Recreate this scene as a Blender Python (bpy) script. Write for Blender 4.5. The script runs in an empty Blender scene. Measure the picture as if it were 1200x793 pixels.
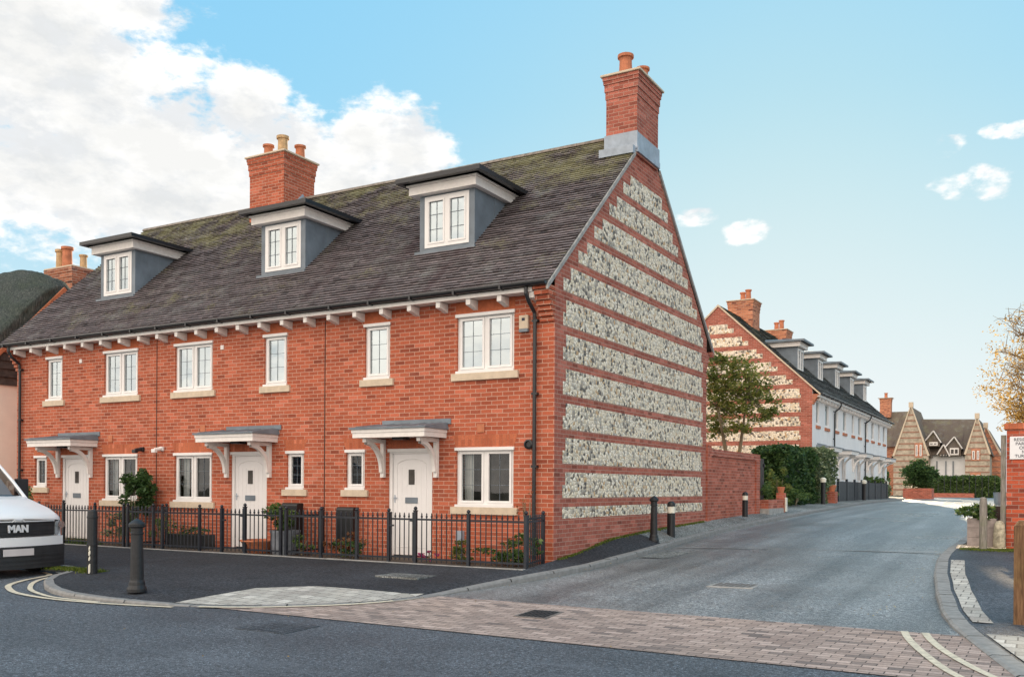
import bpy, math, random
from mathutils import Vector, Matrix
from math import radians, sin, cos, tan, pi, sqrt
random.seed(7)
S = bpy.context.scene
COL = S.collection

# ------------------------------------------------------------------ survey helpers (camera as measured from the photograph)
YAW, ROLL, FP, CYP = radians(29.935), radians(-.3413), 1098.3, 571.16
_f = Vector((-sin(YAW), cos(YAW), 0)); _r = Vector((cos(YAW), sin(YAW), 0)); _d = Vector((0, 0, -1))
_c, _s = cos(ROLL), sin(ROLL)
AX = _r*_c + _d*_s; AY = _r*(-_s) + _d*_c; AZ = _f
def ray(px, py): return AX*((px-600)/FP) + AY*((py-CYP)/FP) + AZ
CAM = -ray(648, 656)*16.0
def fac(px, py, y=0.0):
    d = ray(px, py); return CAM + d*((y-CAM.y)/d.y)
def gab(px, py, x=0.0):
    d = ray(px, py); return CAM + d*((x-CAM.x)/d.x)
def at(px, py, Z): return CAM + ray(px, py)*Z

def interp(v, T):
    if v <= T[0][0]: return T[0][1]
    for (a, b), (c, d) in zip(T, T[1:]):
        if v <= c: return b + (d-b)*(v-a)/(c-a)
    return T[-1][1]
ZR = [(-400, -.6), (-60, -.35), (-14, -.3), (-6, -.27), (-3.7, -.25), (0, -.14), (4, .04), (8, .2), (13, .35), (20, .5), (30, .6), (60, .66), (200, .66), (400, .6)]
ZW = [(0, -.01), (.8, .05), (1.43, .13), (2.21, .25), (4.4, .35), (8, .44), (13, .55), (20, .66), (30, .72), (60, .76)]
def zr(y): return interp(y, ZR)
def zw(y): return interp(y, ZW)

# ------------------------------------------------------------------ mesh builder
XF = [Matrix.Identity(4)]
class MB:
    def __init__(s): s.v = []; s.f = []; s.r = []
    def add(s, pts, faces, r=None):
        n = len(s.v); s.v += [tuple(p) for p in pts]
        for f in faces:
            s.f.append(tuple(n+i for i in f)); s.r.append(random.random() if r is None else r)
        return s
    def quad(s, a, b, c, d, r=None): return s.add([a, b, c, d], [(0, 1, 2, 3)], r)
    def box(s, x0, x1, y0, y1, z0, z1, r=None):
        p = [(x, y, z) for z in (z0, z1) for y in (y0, y1) for x in (x0, x1)]
        return s.add(p, [(0, 2, 3, 1), (4, 5, 7, 6), (0, 1, 5, 4), (2, 6, 7, 3), (0, 4, 6, 2), (1, 3, 7, 5)], r)
    def cbox(s, c, d, r=None):
        return s.box(c[0]-d[0]/2, c[0]+d[0]/2, c[1]-d[1]/2, c[1]+d[1]/2, c[2]-d[2]/2, c[2]+d[2]/2, r)
    def prism(s, poly, axis, a, b, r=None):
        # poly: 2D points in the plane of the other two axes (order x,y,z without axis)
        def P(q, t):
            if axis == 'x': return (t, q[0], q[1])
            if axis == 'y': return (q[0], t, q[1])
            return (q[0], q[1], t)
        n = len(poly); pts = [P(q, a) for q in poly] + [P(q, b) for q in poly]
        fs = [tuple(range(n))[::-1], tuple(range(n, 2*n))] + [(i, (i+1) % n, n+(i+1) % n, n+i) for i in range(n)]
        return s.add(pts, fs, r)
    def ring(s, rings, closed=False, caps=True, r=None):
        n = len(rings[0]); pts = [p for R in rings for p in R]; fs = []
        for k in range(len(rings)-1):
            for i in range(n):
                fs.append((k*n+i, k*n+(i+1) % n, (k+1)*n+(i+1) % n, (k+1)*n+i))
        if caps: fs += [tuple(range(n))[::-1], tuple((len(rings)-1)*n+i for i in range(n))]
        return s.add(pts, fs, r)
    def lathe(s, c, prof, n=16, r=None):
        return s.ring([[(c[0]+q*cos(2*pi*i/n), c[1]+q*sin(2*pi*i/n), c[2]+z) for i in range(n)] for q, z in prof], r=r)
    def tube(s, pts, rad, n=8, r=None):
        pts = [Vector(p) for p in pts]; R = []
        for k, p in enumerate(pts):
            t = (pts[min(k+1, len(pts)-1)]-pts[max(k-1, 0)]).normalized()
            u = t.cross(Vector((0, 0, 1)));
            if u.length < .15: u = t.cross(Vector((0, 1, 0)))
            u.normalize(); w = t.cross(u)
            q = rad[k] if isinstance(rad, (list, tuple)) else rad
            R.append([tuple(p+u*q*cos(2*pi*i/n)+w*q*sin(2*pi*i/n)) for i in range(n)])
        return s.ring(R, r=r)
    def build(s, name, mat, parent=None, smooth=False, bevel=0):
        me = bpy.data.meshes.new(name)
        me.from_pydata(s.v, [], s.f); me.update()
        uv = me.uv_layers.new(name='UVMap'); ul = uv.data
        for p in me.polygons:
            n = p.normal
            for li in p.loop_indices:
                c = me.vertices[me.loops[li].vertex_index].co
                if abs(n.z) > .75: t = (c.x, c.y)
                elif abs(n.x) > abs(n.y): t = (c.y, c.z)
                else: t = (c.x, c.z)
                ul[li].uv = t
        at_ = me.attributes.new('rnd', 'FLOAT', 'FACE'); at_.data.foreach_set('value', s.r)
        me.transform(XF[0])
        if parent is not None:
            root = parent
            while root.parent: root = root.parent
            me.transform(Matrix.Translation(-root.location))
        if smooth:
            for p in me.polygons: p.use_smooth = True
        me.materials.append(mat)
        o = bpy.data.objects.new(name, me); COL.objects.link(o)
        if parent is not None: o.parent = parent
        if bevel:
            m = o.modifiers.new('b', 'BEVEL'); m.width = bevel; m.segments = 2; m.limit_method = 'ANGLE'; m.angle_limit = radians(40)
        return o
def tag(o, label=None, cat=None, group=None, kind=None):
    if label: o['label'] = label
    if cat: o['category'] = cat
    if group: o['group'] = group
    if kind: o['kind'] = kind
    return o
def thing(name, loc, label, cat, group=None):
    o = bpy.data.objects.new(name, None); o.empty_display_size = .2; COL.objects.link(o); o.location = XF[0] @ Vector(loc)
    return tag(o, label, cat, group)
def dup(root, delta, label=None):
    r = root.copy(); COL.objects.link(r); r.location = root.location + Vector(delta)
    if label: r['label'] = label
    for ch in list(root.children):
        c = ch.copy(); COL.objects.link(c); c.parent = r
        for g in ch.children:
            d = g.copy(); COL.objects.link(d); d.parent = c
    return r

# ------------------------------------------------------------------ materials
class NT:
    def __init__(s, name):
        s.m = bpy.data.materials.new(name); s.m.use_nodes = True; s.t = s.m.node_tree; s.n = s.t.nodes
        s.b = s.n['Principled BSDF']; s.out = s.n['Material Output']
    def new(s, typ, **k):
        n = s.n.new(typ)
        for a, v in k.items(): setattr(n, a, v)
        return n
    def link(s, a, b): s.t.links.new(a, b)
    def pos(s):
        return s.new('ShaderNodeNewGeometry').outputs['Position']
    def uv(s): return s.new('ShaderNodeUVMap', uv_map='UVMap').outputs[0]
    def rnd(s): return s.new('ShaderNodeAttribute', attribute_name='rnd').outputs['Fac']
    def noise(s, vec, scale, detail=4, rough=.55, sc=None):
        if sc:
            m = s.new('ShaderNodeMapping'); m.inputs['Scale'].default_value = sc; s.link(vec, m.inputs[0]); vec = m.outputs[0]
        n = s.new('ShaderNodeTexNoise'); n.inputs['Scale'].default_value = scale; n.inputs['Detail'].default_value = detail
        n.inputs['Roughness'].default_value = rough; s.link(vec, n.inputs['Vector']); return n.outputs['Fac']
    def ramp(s, fac, stops, interp='LINEAR'):
        r = s.new('ShaderNodeValToRGB'); r.color_ramp.interpolation = interp; e = r.color_ramp.elements
        while len(e) < len(stops): e.new(.5)
        for i, (p, c) in enumerate(stops):
            e[i].position = p; e[i].color = (*c, 1) if not isinstance(c, (int, float)) else (c, c, c, 1)
        s.link(fac, r.inputs[0]); return r.outputs[0]
    def mix(s, fac, a, b, mode='MIX'):
        m = s.new('ShaderNodeMix', data_type='RGBA', blend_type=mode)
        for v, i in ((fac, 0), (a, 6), (b, 7)):
            if isinstance(v, (int, float)): m.inputs[i].default_value = v if i == 0 else (v, v, v, 1)
            elif isinstance(v, tuple): m.inputs[i].default_value = (*v, 1)
            else: s.link(v, m.inputs[i])
        return m.outputs[2]
    def math(s, op, a, b=None, clamp=False):
        m = s.new('ShaderNodeMath', operation=op, use_clamp=clamp)
        for v, i in ((a, 0), (b, 1)):
            if v is None: continue
            if isinstance(v, (int, float)): m.inputs[i].default_value = v
            else: s.link(v, m.inputs[i])
        return m.outputs[0]
    def bump(s, h, strength=.3, dist=.01, prev=None):
        b = s.new('ShaderNodeBump'); b.inputs['Strength'].default_value = strength; b.inputs['Distance'].default_value = dist
        s.link(h, b.inputs['Height'])
        if prev is not None: s.link(prev, b.inputs['Normal'])
        s.link(b.outputs[0], s.b.inputs['Normal']); return b.outputs[0]
    def col(s, c):
        if isinstance(c, tuple): s.b.inputs['Base Color'].default_value = (*c, 1)
        else: s.link(c, s.b.inputs['Base Color'])
    def rough(s, v):
        if isinstance(v, (int, float)): s.b.inputs['Roughness'].default_value = v
        else: s.link(v, s.b.inputs['Roughness'])
    def spec(s, v): s.b.inputs['Specular IOR Level'].default_value = v

def mat_plain(name, c, rough=.5, metal=0, var=.12, vs=6, spec=.5, bump=0):
    t = NT(name)
    n = t.noise(t.pos(), vs, 6)
    k = t.ramp(n, [(.3, tuple(x*(1-var) for x in c)), (.7, tuple(min(1, x*(1+var)) for x in c))])
    t.col(k); t.rough(rough); t.b.inputs['Metallic'].default_value = metal; t.spec(spec)
    if bump: t.bump(t.noise(t.pos(), 60, 4), bump, .004)
    return t.m

def mat_brick(name, c1, c2, mortar, bw=.225, rh=.075, ms=.0055, stain=.35, dark=(.16, .05, .04), soil=None, pale=.0, vert=False, weather=True):
    t = NT(name); uv = t.uv()
    if vert:
        sep = t.new('ShaderNodeSeparateXYZ'); t.link(uv, sep.inputs[0]); cmb = t.new('ShaderNodeCombineXYZ')
        t.link(sep.outputs[1], cmb.inputs[0]); t.link(sep.outputs[0], cmb.inputs[1]); uv = cmb.outputs[0]
    # gently wobble so courses are not ruler-straight
    wob = t.new('ShaderNodeTexNoise'); wob.inputs['Scale'].default_value = 9; t.link(uv, wob.inputs['Vector'])
    vm = t.new('ShaderNodeVectorMath', operation='SCALE'); t.link(wob.outputs['Color'], vm.inputs[0]); vm.inputs['Scale'].default_value = .006
    va = t.new('ShaderNodeVectorMath', operation='ADD'); t.link(uv, va.inputs[0]); t.link(vm.outputs[0], va.inputs[1])
    b = t.new('ShaderNodeTexBrick'); t.link(va.outputs[0], b.inputs['Vector'])
    b.inputs['Scale'].default_value = 1; b.inputs['Brick Width'].default_value = bw; b.inputs['Row Height'].default_value = rh
    b.inputs['Mortar Size'].default_value = ms; b.inputs['Mortar Smooth'].default_value = .25; b.inputs['Bias'].default_value = 0
    b.inputs['Color1'].default_value = (0, 0, 0, 1); b.inputs['Color2'].default_value = (1, 1, 1, 1); b.inputs['Mortar'].default_value = (.5, .5, .5, 1)
    per = b.outputs['Color']
    brick = t.ramp(per, [(.0, dark), (.12, c2), (.55, c1), (.85, tuple(min(1, x*1.15) for x in c1)), (1, tuple(min(1, x*1.3+.03) for x in c1))])
    fine = t.noise(t.pos(), 45, 5, .7)
    brick = t.mix(.55, brick, t.ramp(fine, [(.3, .45), (.5, .85), (.7, 1.25)]), 'MULTIPLY')
    big = t.noise(t.pos(), .9, 5, .6)
    if weather: brick = t.mix(stain, brick, t.ramp(big, [(.3, (.62, .55, .55)), (.5, (1, 1, 1)), (.72, (1.2, 1.1, 1.0))]), 'MULTIPLY')
    mn = t.noise(t.pos(), 18, 4)
    mort = t.mix(mn, tuple(x*.7 for x in mortar), mortar)
    c = t.mix(b.outputs['Fac'], brick, mort)
    if pale:
        e = t.noise(t.pos(), 2.3, 8, .7)
        c = t.mix(t.ramp(e, [(.56, 0), (.72, pale)]), c, (.55, .47, .4))
    t.col(c); t.rough(.9); t.spec(.25)
    h = t.math('SUBTRACT', 1, b.outputs['Fac']); h = t.math('ADD', h, t.math('MULTIPLY', fine, .35))
    t.bump(h, .6, .006)
    return t.m

M = {}
M['brick'] = mat_brick('brick_red', (.45, .118, .062), (.39, .098, .052), (.64, .40, .30), ms=.0062, stain=.5, dark=(.28, .07, .04), pale=.12)
M['brick_gable'] = mat_brick('brick_gable', (.42, .135, .095), (.35, .105, .075), (.55, .34, .27), ms=.006, pale=.12, dark=(.26, .08, .055))
M['brick_wall'] = mat_brick('brick_garden', (.44, .13, .085), (.36, .10, .065), (.55, .33, .26), pale=.2, dark=(.25, .075, .05))
M['brick_far'] = mat_brick('brick_far', (.48, .17, .1), (.38, .13, .08), (.5, .35, .27))
M['brick_warm'] = mat_brick('brick_warm', (.55, .22, .12), (.42, .14, .08), (.55, .42, .32), pale=.25)
M['brick_old'] = mat_brick('brick_old', (.42, .16, .09), (.3, .11, .07), (.5, .42, .34), pale=.7, dark=(.1, .06, .05))
M['band_old'] = mat_plain('old_brick_band', (.30, .17, .12), .9, var=.3, vs=3)
M['brick_pier'] = mat_brick('brick_pier', (.48, .1, .05), (.34, .07, .04), (.42, .3, .24))
M['soldier'] = mat_brick('brick_soldier', (.50, .15, .075), (.47, .135, .068), (.46, .17, .1), bw=.22, rh=.072, ms=.004, vert=True, dark=(.40, .11, .055), weather=False)
M['rubbed'] = mat_plain('brick_rubbed', (.46, .135, .065), .9, var=.16, vs=14, spec=.2, bump=.3)

def mat_flint(name, scale=13.5, warm=.0):
    t = NT(name); uv = t.uv()
    w = t.new('ShaderNodeTexNoise'); w.inputs['Scale'].default_value = 14; t.link(uv, w.inputs['Vector'])
    vm = t.new('ShaderNodeVectorMath', operation='SCALE'); t.link(w.outputs['Color'], vm.inputs[0]); vm.inputs['Scale'].default_value = .035
    va = t.new('ShaderNodeVectorMath', operation='ADD'); t.link(uv, va.inputs[0]); t.link(vm.outputs[0], va.inputs[1])
    v = t.new('ShaderNodeTexVoronoi', voronoi_dimensions='2D'); v.inputs['Scale'].default_value = scale; v.inputs['Randomness'].default_value = .9
    e = t.new('ShaderNodeTexVoronoi', voronoi_dimensions='2D', feature='DISTANCE_TO_EDGE'); e.inputs['Scale'].default_value = scale; e.inputs['Randomness'].default_value = .9
    for q in (v, e): t.link(va.outputs[0], q.inputs['Vector'])
    sp = t.new('ShaderNodeSeparateColor'); t.link(v.outputs['Color'], sp.inputs[0])
    stone = t.ramp(sp.outputs[0], [(0, (.09, .09, .10)), (.11, (.34, .33, .33)), (.2, (.60, .42, .25)), (.25, (.50, .50, .50)), (.35, (.80, .74, .62)), (.5, (.70, .68, .64)), (.6, (.92, .88, .80)), (.8, (.94, .93, .90))], 'CONSTANT')
    fn = t.noise(t.pos(), 26, 6, .8)
    stone = t.mix(.9, stone, t.ramp(fn, [(.34, .35), (.44, .95), (.58, 1.15), (.7, 1.25)]), 'MULTIPLY')
    mask = t.ramp(e.outputs['Distance'], [(.03, 1), (.11, 0)])
    mort = t.mix(t.noise(t.pos(), 3, 4), (.42, .36, .28), (.66, .58, .46))
    c = t.mix(mask, stone, mort); c = t.mix(1, c, (1.0, .93, .82), 'MULTIPLY')
    if warm: c = t.mix(warm, c, (.46, .37, .27))
    t.col(c); t.rough(.55); t.spec(.4)
    h = t.ramp(e.outputs['Distance'], [(0, 0), (.22, .75), (.5, 1)])
    t.bump(t.math('ADD', h, t.math('MULTIPLY', fn, .4)), .6, .02)
    return t.m
M['flint'] = mat_flint('flint', 16)
M['flint_far'] = mat_flint('flint_far', 13)
M['flint_old'] = mat_plain('flint_old', (.40, .345, .27), .9, var=.35, vs=3.5, bump=.4)

def mat_tile(name, base=(.13, .115, .115), moss=1.0, ridge=(6.2, 8.9), mossc=(.16, .16, .08)):
    t = NT(name); r = t.rnd(); p = t.pos()
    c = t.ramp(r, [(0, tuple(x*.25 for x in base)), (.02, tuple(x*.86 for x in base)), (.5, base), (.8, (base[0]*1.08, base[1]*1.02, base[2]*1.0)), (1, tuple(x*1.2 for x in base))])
    c = t.mix(.8, c, t.ramp(t.noise(p, 35, 5, .7), [(.3, .6), (.55, 1.0), (.75, 1.35)]), 'MULTIPLY')
    # dark damp streaks running down the slope
    st = t.noise(p, 1.0, 4, .6, sc=(2.2, .35, .35))
    c = t.mix(t.ramp(st, [(.56, 0), (.68, .5)]), c, (.06, .035, .04))
    pale = t.noise(p, 1.3, 8, .75)
    c = t.mix(t.ramp(pale, [(.52, 0), (.7, .55)]), c, (.26, .27, .26))
    if moss:
        sp = t.new('ShaderNodeSeparateXYZ'); t.link(p, sp.inputs[0])
        g = t.new('ShaderNodeMapRange'); g.inputs[1].default_value = ridge[0]; g.inputs[2].default_value = ridge[1]; t.link(sp.outputs[2], g.inputs[0])
        n1 = t.noise(p, 1.1, 3, .5); n2 = t.noise(p, 14, 6, .8)
        k = t.math('ADD', t.math('MULTIPLY', g.outputs[0], .2), t.math('ADD', t.math('MULTIPLY', n1, .75), t.math('MULTIPLY', n2, .75)))
        k = t.ramp(k, [(.84, 0), (1.0, moss*.8)])
        c = t.mix(k, c, t.mix(t.noise(p, 5, 3), mossc, (.34, .33, .19)))
    t.col(c); t.rough(.85); t.spec(.3); t.bump(t.noise(p, 50, 4), .35, .006)
    return t.m
M['tile'] = mat_tile('clay_tiles', base=(.185, .158, .163))
M['tile_far'] = mat_tile('slate_tiles', base=(.11, .115, .11), moss=.6, ridge=(6, 10))
M['tile_old'] = mat_tile('old_tiles', base=(.17, .135, .11), moss=.5, ridge=(4, 12))
M['ridge'] = mat_plain('ridge_tiles', (.24, .21, .18), .9, var=.4, vs=9, bump=.4)

M['white'] = mat_plain('white_upvc', (.80, .79, .78), .35, var=.03)
M['whitewood'] = mat_plain('white_painted_timber', (.80, .77, .74), .5, var=.06, vs=12)
M['door'] = mat_plain('white_door', (.80, .79, .79), .3, var=.02)
M['stone'] = mat_plain('sill_stone', (.60, .50, .38), .85, var=.12, vs=10, bump=.2)
M['lead'] = mat_plain('lead_sheet', (.15, .185, .22), .5, var=.22, vs=3, spec=.5, bump=.15)
M['leadlight'] = mat_plain('lead_flashing', (.33, .39, .46), .5, var=.2, vs=5)
M['black'] = mat_plain('black_gloss_paint', (.014, .016, .02), .35, var=.3, vs=12)
M['rail'] = mat_plain('railing_paint', (.014, .019, .028), .45, var=.3, vs=12)
M['castiron'] = mat_plain('bollard_paint', (.013, .015, .018), .5, var=.4, vs=20, bump=.3)
M['dark'] = mat_plain('dark_void', (.012, .012, .014), .9)
M['render'] = mat_plain('cream_render', (.88, .86, .79), .9, var=.06, vs=2, bump=.3)
M['whiterender'] = mat_plain('white_render', (.80, .80, .80), .9, var=.05, vs=2)
M['terracotta'] = mat_plain('terracotta', (.48, .17, .085), .8, var=.25, vs=7, bump=.2)
M['potbuff'] = mat_plain('buff_pot', (.5, .33, .17), .8, var=.3, vs=7, bump=.2)
M['timber_dark'] = mat_plain('dark_weatherboard', (.06, .05, .045), .85, var=.4, vs=8)
M['timber_lit'] = mat_plain('lit_weatherboard', (.42, .15, .07), .8, var=.25, vs=8)  # orange light on the verge boards is put into the base colour
M['curtain'] = mat_plain('pale_curtain', (.75, .74, .72), .9, var=.08, vs=4)
M['curtain_warm'] = mat_plain('peach_blind', (.75, .52, .34), .9, var=.08, vs=4)
M['room'] = mat_plain('dim_room', (.075, .07, .065), .9, var=.6, vs=3)
M['greybox'] = mat_plain('grey_planter', (.2, .22, .25), .7, var=.3, vs=8)
M['soil'] = mat_plain('garden_soil', (.07, .05, .035), .95, var=.5, vs=14, bump=.8)
M['plastic'] = mat_plain('plastic_black', (.01, .012, .014), .4)
M['bandwhite'] = mat_plain('reflective_band', (.78, .76, .66), .4)
M['mottled'] = mat_plain('mottled_stone', (.42, .38, .28), .9, var=.5, vs=16, bump=.5)
M['plank'] = mat_plain('planter_board', (.33, .28, .26), .85, var=.25, vs=9, bump=.3)

def mat_glass(nm='window_glass', ior=1.5, tint=(.80, .84, .84, 1), gt=(.92, .96, 1, 1)):
    t = NT(nm); n = t.n; n.remove(t.b)
    tr = t.new('ShaderNodeBsdfTransparent'); tr.inputs[0].default_value = tint
    gl = t.new('ShaderNodeBsdfGlossy'); gl.inputs['Roughness'].default_value = .02; gl.inputs[0].default_value = gt
    bm = t.new('ShaderNodeBump'); bm.inputs['Strength'].default_value = .12; bm.inputs['Distance'].default_value = .02
    t.link(t.noise(t.pos(), 2.2, 1), bm.inputs['Height']); t.link(bm.outputs[0], gl.inputs['Normal'])
    fr = t.new('ShaderNodeFresnel'); fr.inputs[0].default_value = ior
    mx = t.new('ShaderNodeMixShader'); t.link(fr.outputs[0], mx.inputs[0]); t.link(tr.outputs[0], mx.inputs[1]); t.link(gl.outputs[0], mx.inputs[2])
    t.link(mx.outputs[0], t.out.inputs[0]); return t.m
M['glass'] = mat_glass()
M['glass_up'] = mat_glass('upper_window_glass', 4.6, gt=(.82, .94, 1, 1))
M['vanglass'] = mat_glass('windscreen_glass', 1.7, (.3, .34, .33, 1))
M['lamp_lens'] = mat_plain('lamp_lens', (.32, .34, .36), .12, var=.5, vs=14)

def mat_asphalt(name, c=(.05, .052, .056), rough=.75, spec=.5, patch=.35, speck=.6, scale=75, tracks=False):
    t = NT(name); p = t.pos()
    f = t.noise(p, scale, 3, .8); g = t.noise(p, .45, 6, .6); s2 = t.noise(p, 22, 4, .8)
    k = t.ramp(f, [(.40, tuple(x*(1-speck) for x in c)), (.5, c), (.58, tuple(x*(1+speck) for x in c)), (.68, tuple(x*(1+3*speck)+.02 for x in c))])
    k = t.mix(.9, k, t.ramp(s2, [(.40, .42), (.5, 1), (.60, 1.75)]), 'MULTIPLY')
    k = t.mix(1, k, t.ramp(g, [(.3, 1-patch), (.5, 1), (.7, 1+patch)]), 'MULTIPLY')
    w1 = t.noise(p, .18, 5, .7); k = t.mix(1, k, t.ramp(w1, [(.4, .8), (.5, 1.0), (.6, 1.22)]), 'MULTIPLY')
    oil = t.noise(p, 2.2, 3, .5); k = t.mix(t.ramp(oil, [(.64, 0), (.74, .45)]), k, tuple(x*.45 for x in c))
    cr = t.new('ShaderNodeTexVoronoi', feature='DISTANCE_TO_EDGE'); cr.inputs['Scale'].default_value = .55; wv = t.new('ShaderNodeVectorMath', operation='ADD'); nn = t.new('ShaderNodeTexNoise'); nn.inputs['Scale'].default_value = 2.5; nn.inputs['Detail'].default_value = 8; t.link(p, nn.inputs['Vector']); t.link(p, wv.inputs[0]); t.link(nn.outputs['Color'], wv.inputs[1]); t.link(wv.outputs[0], cr.inputs['Vector'])
    ck = t.math('MULTIPLY', t.ramp(cr.outputs['Distance'], [(.0, 1), (.012, 0)]), t.ramp(w1, [(.47, 0), (.53, .55)]))
    k = t.mix(ck, k, tuple(x*.35 for x in c))
    if tracks:
        tk = t.noise(p, 1.0, 3, .5, sc=(1.5, .07, 1)); k = t.mix(1, k, t.ramp(tk, [(.42, .72), (.5, 1.0), (.6, 1.25)]), 'MULTIPLY')
    # tar joints
    st = t.noise(p, .8, 6, .65, sc=(.35, 2.0, 1))
    k = t.mix(t.ramp(st, [(.6, 0), (.66, .35)]), k, tuple(x*1.7 for x in c))
    t.col(k); t.rough(t.ramp(g, [(.3, rough-.12), (.7, min(1, rough+.1))])); t.spec(spec)
    t.bump(t.math('ADD', f, s2), .8, .014)
    return t.m
M['road'] = mat_asphalt('asphalt_main', (.078, .09, .105), .65, .6, speck=.8)
M['road2'] = mat_asphalt('asphalt_side', (.155, .165, .17), .36, .9, patch=.3, tracks=True)
M['pave'] = mat_asphalt('asphalt_footway', (.034, .038, .045), .85, .3, speck=.35)
M['pave2'] = mat_asphalt('asphalt_footway_old', (.17, .18, .175), .8, .4, speck=.4)
M['pave3'] = mat_asphalt('asphalt_right', (.055, .065, .078), .65, .5, speck=.5)
M['ground'] = mat_asphalt('ground_cover', (.07, .075, .05), .95, .2)
M['kerb'] = mat_plain('kerb_granite', (.27, .27, .26), .85, var=.2, vs=9, bump=.5)
M['kerb_dark'] = mat_plain('kerb_dark', (.235, .235, .23), .85, var=.2, vs=11, bump=.5)
M['setts'] = mat_brick('block_paving', (.44, .345, .30), (.35, .275, .24), (.12, .10, .09), bw=.21, rh=.105, ms=.006, stain=.4, dark=(.22, .185, .17))
M['tactile'] = mat_brick('tactile_slabs', (.50, .485, .44), (.46, .44, .4), (.24, .23, .21), bw=.2, rh=.2, ms=.009, stain=.4, dark=(.4, .38, .34))
M['line'] = mat_plain('road_paint', (.66, .59, .45), .7, var=.25, vs=18)
M['lineold'] = mat_plain('road_paint_worn', (.42, .41, .35), .8, var=.45, vs=25)
M['iron'] = mat_plain('iron_cover', (.16, .14, .125), .6, var=.4, vs=30, bump=.8)
M['concrete'] = mat_plain('concrete', (.34, .34, .33), .85, var=.25, vs=8, bump=.3)
M['sign'] = mat_plain('sign_face', (.82, .83, .85), .4, var=.02)
M['ink'] = mat_plain('sign_ink', (.02, .025, .05), .6)
M['bluegrey'] = mat_plain('blue_grey_bucket', (.2, .27, .33), .5, var=.2)

def mat_van():
    t = NT('van_paint'); t.col((.86, .87, .88)); t.rough(.4); t.b.inputs['Coat Weight'].default_value = .25; t.b.inputs['Coat Roughness'].default_value = .08; return t.m
M['van_paint'] = mat_van()
M['trim'] = mat_plain('grey_plastic_trim', (.025, .027, .03), .6, var=.2)
M['chrome'] = mat_plain('chrome', (.75, .77, .8), .2, metal=1, var=.03)
M['badge'] = mat_plain('badge_silver', (.72, .74, .76), .35, var=.03)
M['plate'] = mat_plain('number_plate', (.62, .58, .58), .4, var=.05)
M['tyre'] = mat_plain('tyre_rubber', (.02, .02, .02), .85)
def mat_wood(name, a, b, moss=0):
    t = NT(name); p = t.pos()
    n = t.noise(p, 14, 6, .65, sc=(4, 4, .35)); c = t.ramp(n, [(.3, a), (.7, b)])
    if moss: c = t.mix(t.ramp(t.noise(p, 5, 5), [(.5, 0), (.7, moss)]), c, (.12, .16, .03))
    t.col(c); t.rough(.85); t.spec(.25); t.bump(n, .7, .01); return t.m
M['wood_grey'] = mat_wood('weathered_oak', (.13, .12, .105), (.36, .33, .29), .25)
M['wood_brown'] = mat_wood('brown_oak', (.07, .035, .02), (.26, .15, .08), .1)
M['bark'] = mat_wood('bark', (.14, .11, .07), (.34, .28, .19), .2)
M['bark_lit'] = mat_wood('bark_pale', (.2, .14, .08), (.42, .32, .2))

def mat_leaf(name, a, b, c, trans=.35, rough=.5):
    t = NT(name); k = t.ramp(t.rnd(), [(0, a), (.55, b), (1, c)])
    k = t.mix(.4, k, t.ramp(t.noise(t.pos(), 2.5, 4), [(.35, .6), (.65, 1.25)]), 'MULTIPLY')
    t.col(k); t.rough(rough); t.spec(.35)
    tr = t.new('ShaderNodeBsdfTranslucent'); t.link(k, tr.inputs[0])
    mx = t.new('ShaderNodeMixShader'); mx.inputs[0].default_value = trans
    t.link(t.b.outputs[0], mx.inputs[1]); t.link(tr.outputs[0], mx.inputs[2]); t.link(mx.outputs[0], t.out.inputs[0]); return t.m
M['leaf_dark'] = mat_leaf('leaf_dark', (.02, .05, .018), (.05, .11, .032), (.12, .20, .055))
M['leaf_mid'] = mat_leaf('leaf_mid', (.04, .08, .02), (.09, .16, .04), (.20, .27, .08))
M['leaf_lime'] = mat_leaf('leaf_lime', (.06, .10, .02), (.14, .18, .04), (.32, .30, .07), .45)
M['leaf_olive'] = mat_leaf('leaf_olive', (.11, .14, .03), (.25, .28, .065), (.48, .44, .14), .55)
M['leaf_gold'] = mat_leaf('leaf_gold', (.28, .17, .05), (.55, .36, .10), (.72, .54, .20), .55)
M['leaf_varieg'] = mat_leaf('leaf_variegated', (.06, .10, .04), (.18, .24, .12), (.42, .45, .28))
M['leaf_red'] = mat_leaf('leaf_russet', (.12, .04, .02), (.25, .1, .04), (.35, .25, .1))
M['pink'] = mat_leaf('petal_pink', (.4, .03, .15), (.6, .05, .25), (.7, .2, .4))
M['moss'] = mat_leaf('moss_green', (.05, .09, .01), (.12, .17, .02), (.22, .25, .05))
def mat_thatch():
    t = NT('thatch'); p = t.pos()
    n = t.noise(p, 10, 8, .75, sc=(2.5, 2.5, .6)); g = t.noise(p, 1.2, 6, .7)
    c = t.ramp(n, [(.3, (.03, .037, .036)), (.5, (.09, .105, .10)), (.7, (.22, .23, .20))])
    c = t.mix(t.ramp(g, [(.45, 0), (.75, .5)]), c, (.05, .08, .045))
    t.col(c); t.rough(1); t.spec(.1); t.bump(n, 1, .08); return t.m
M['thatch'] = mat_thatch()

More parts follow.
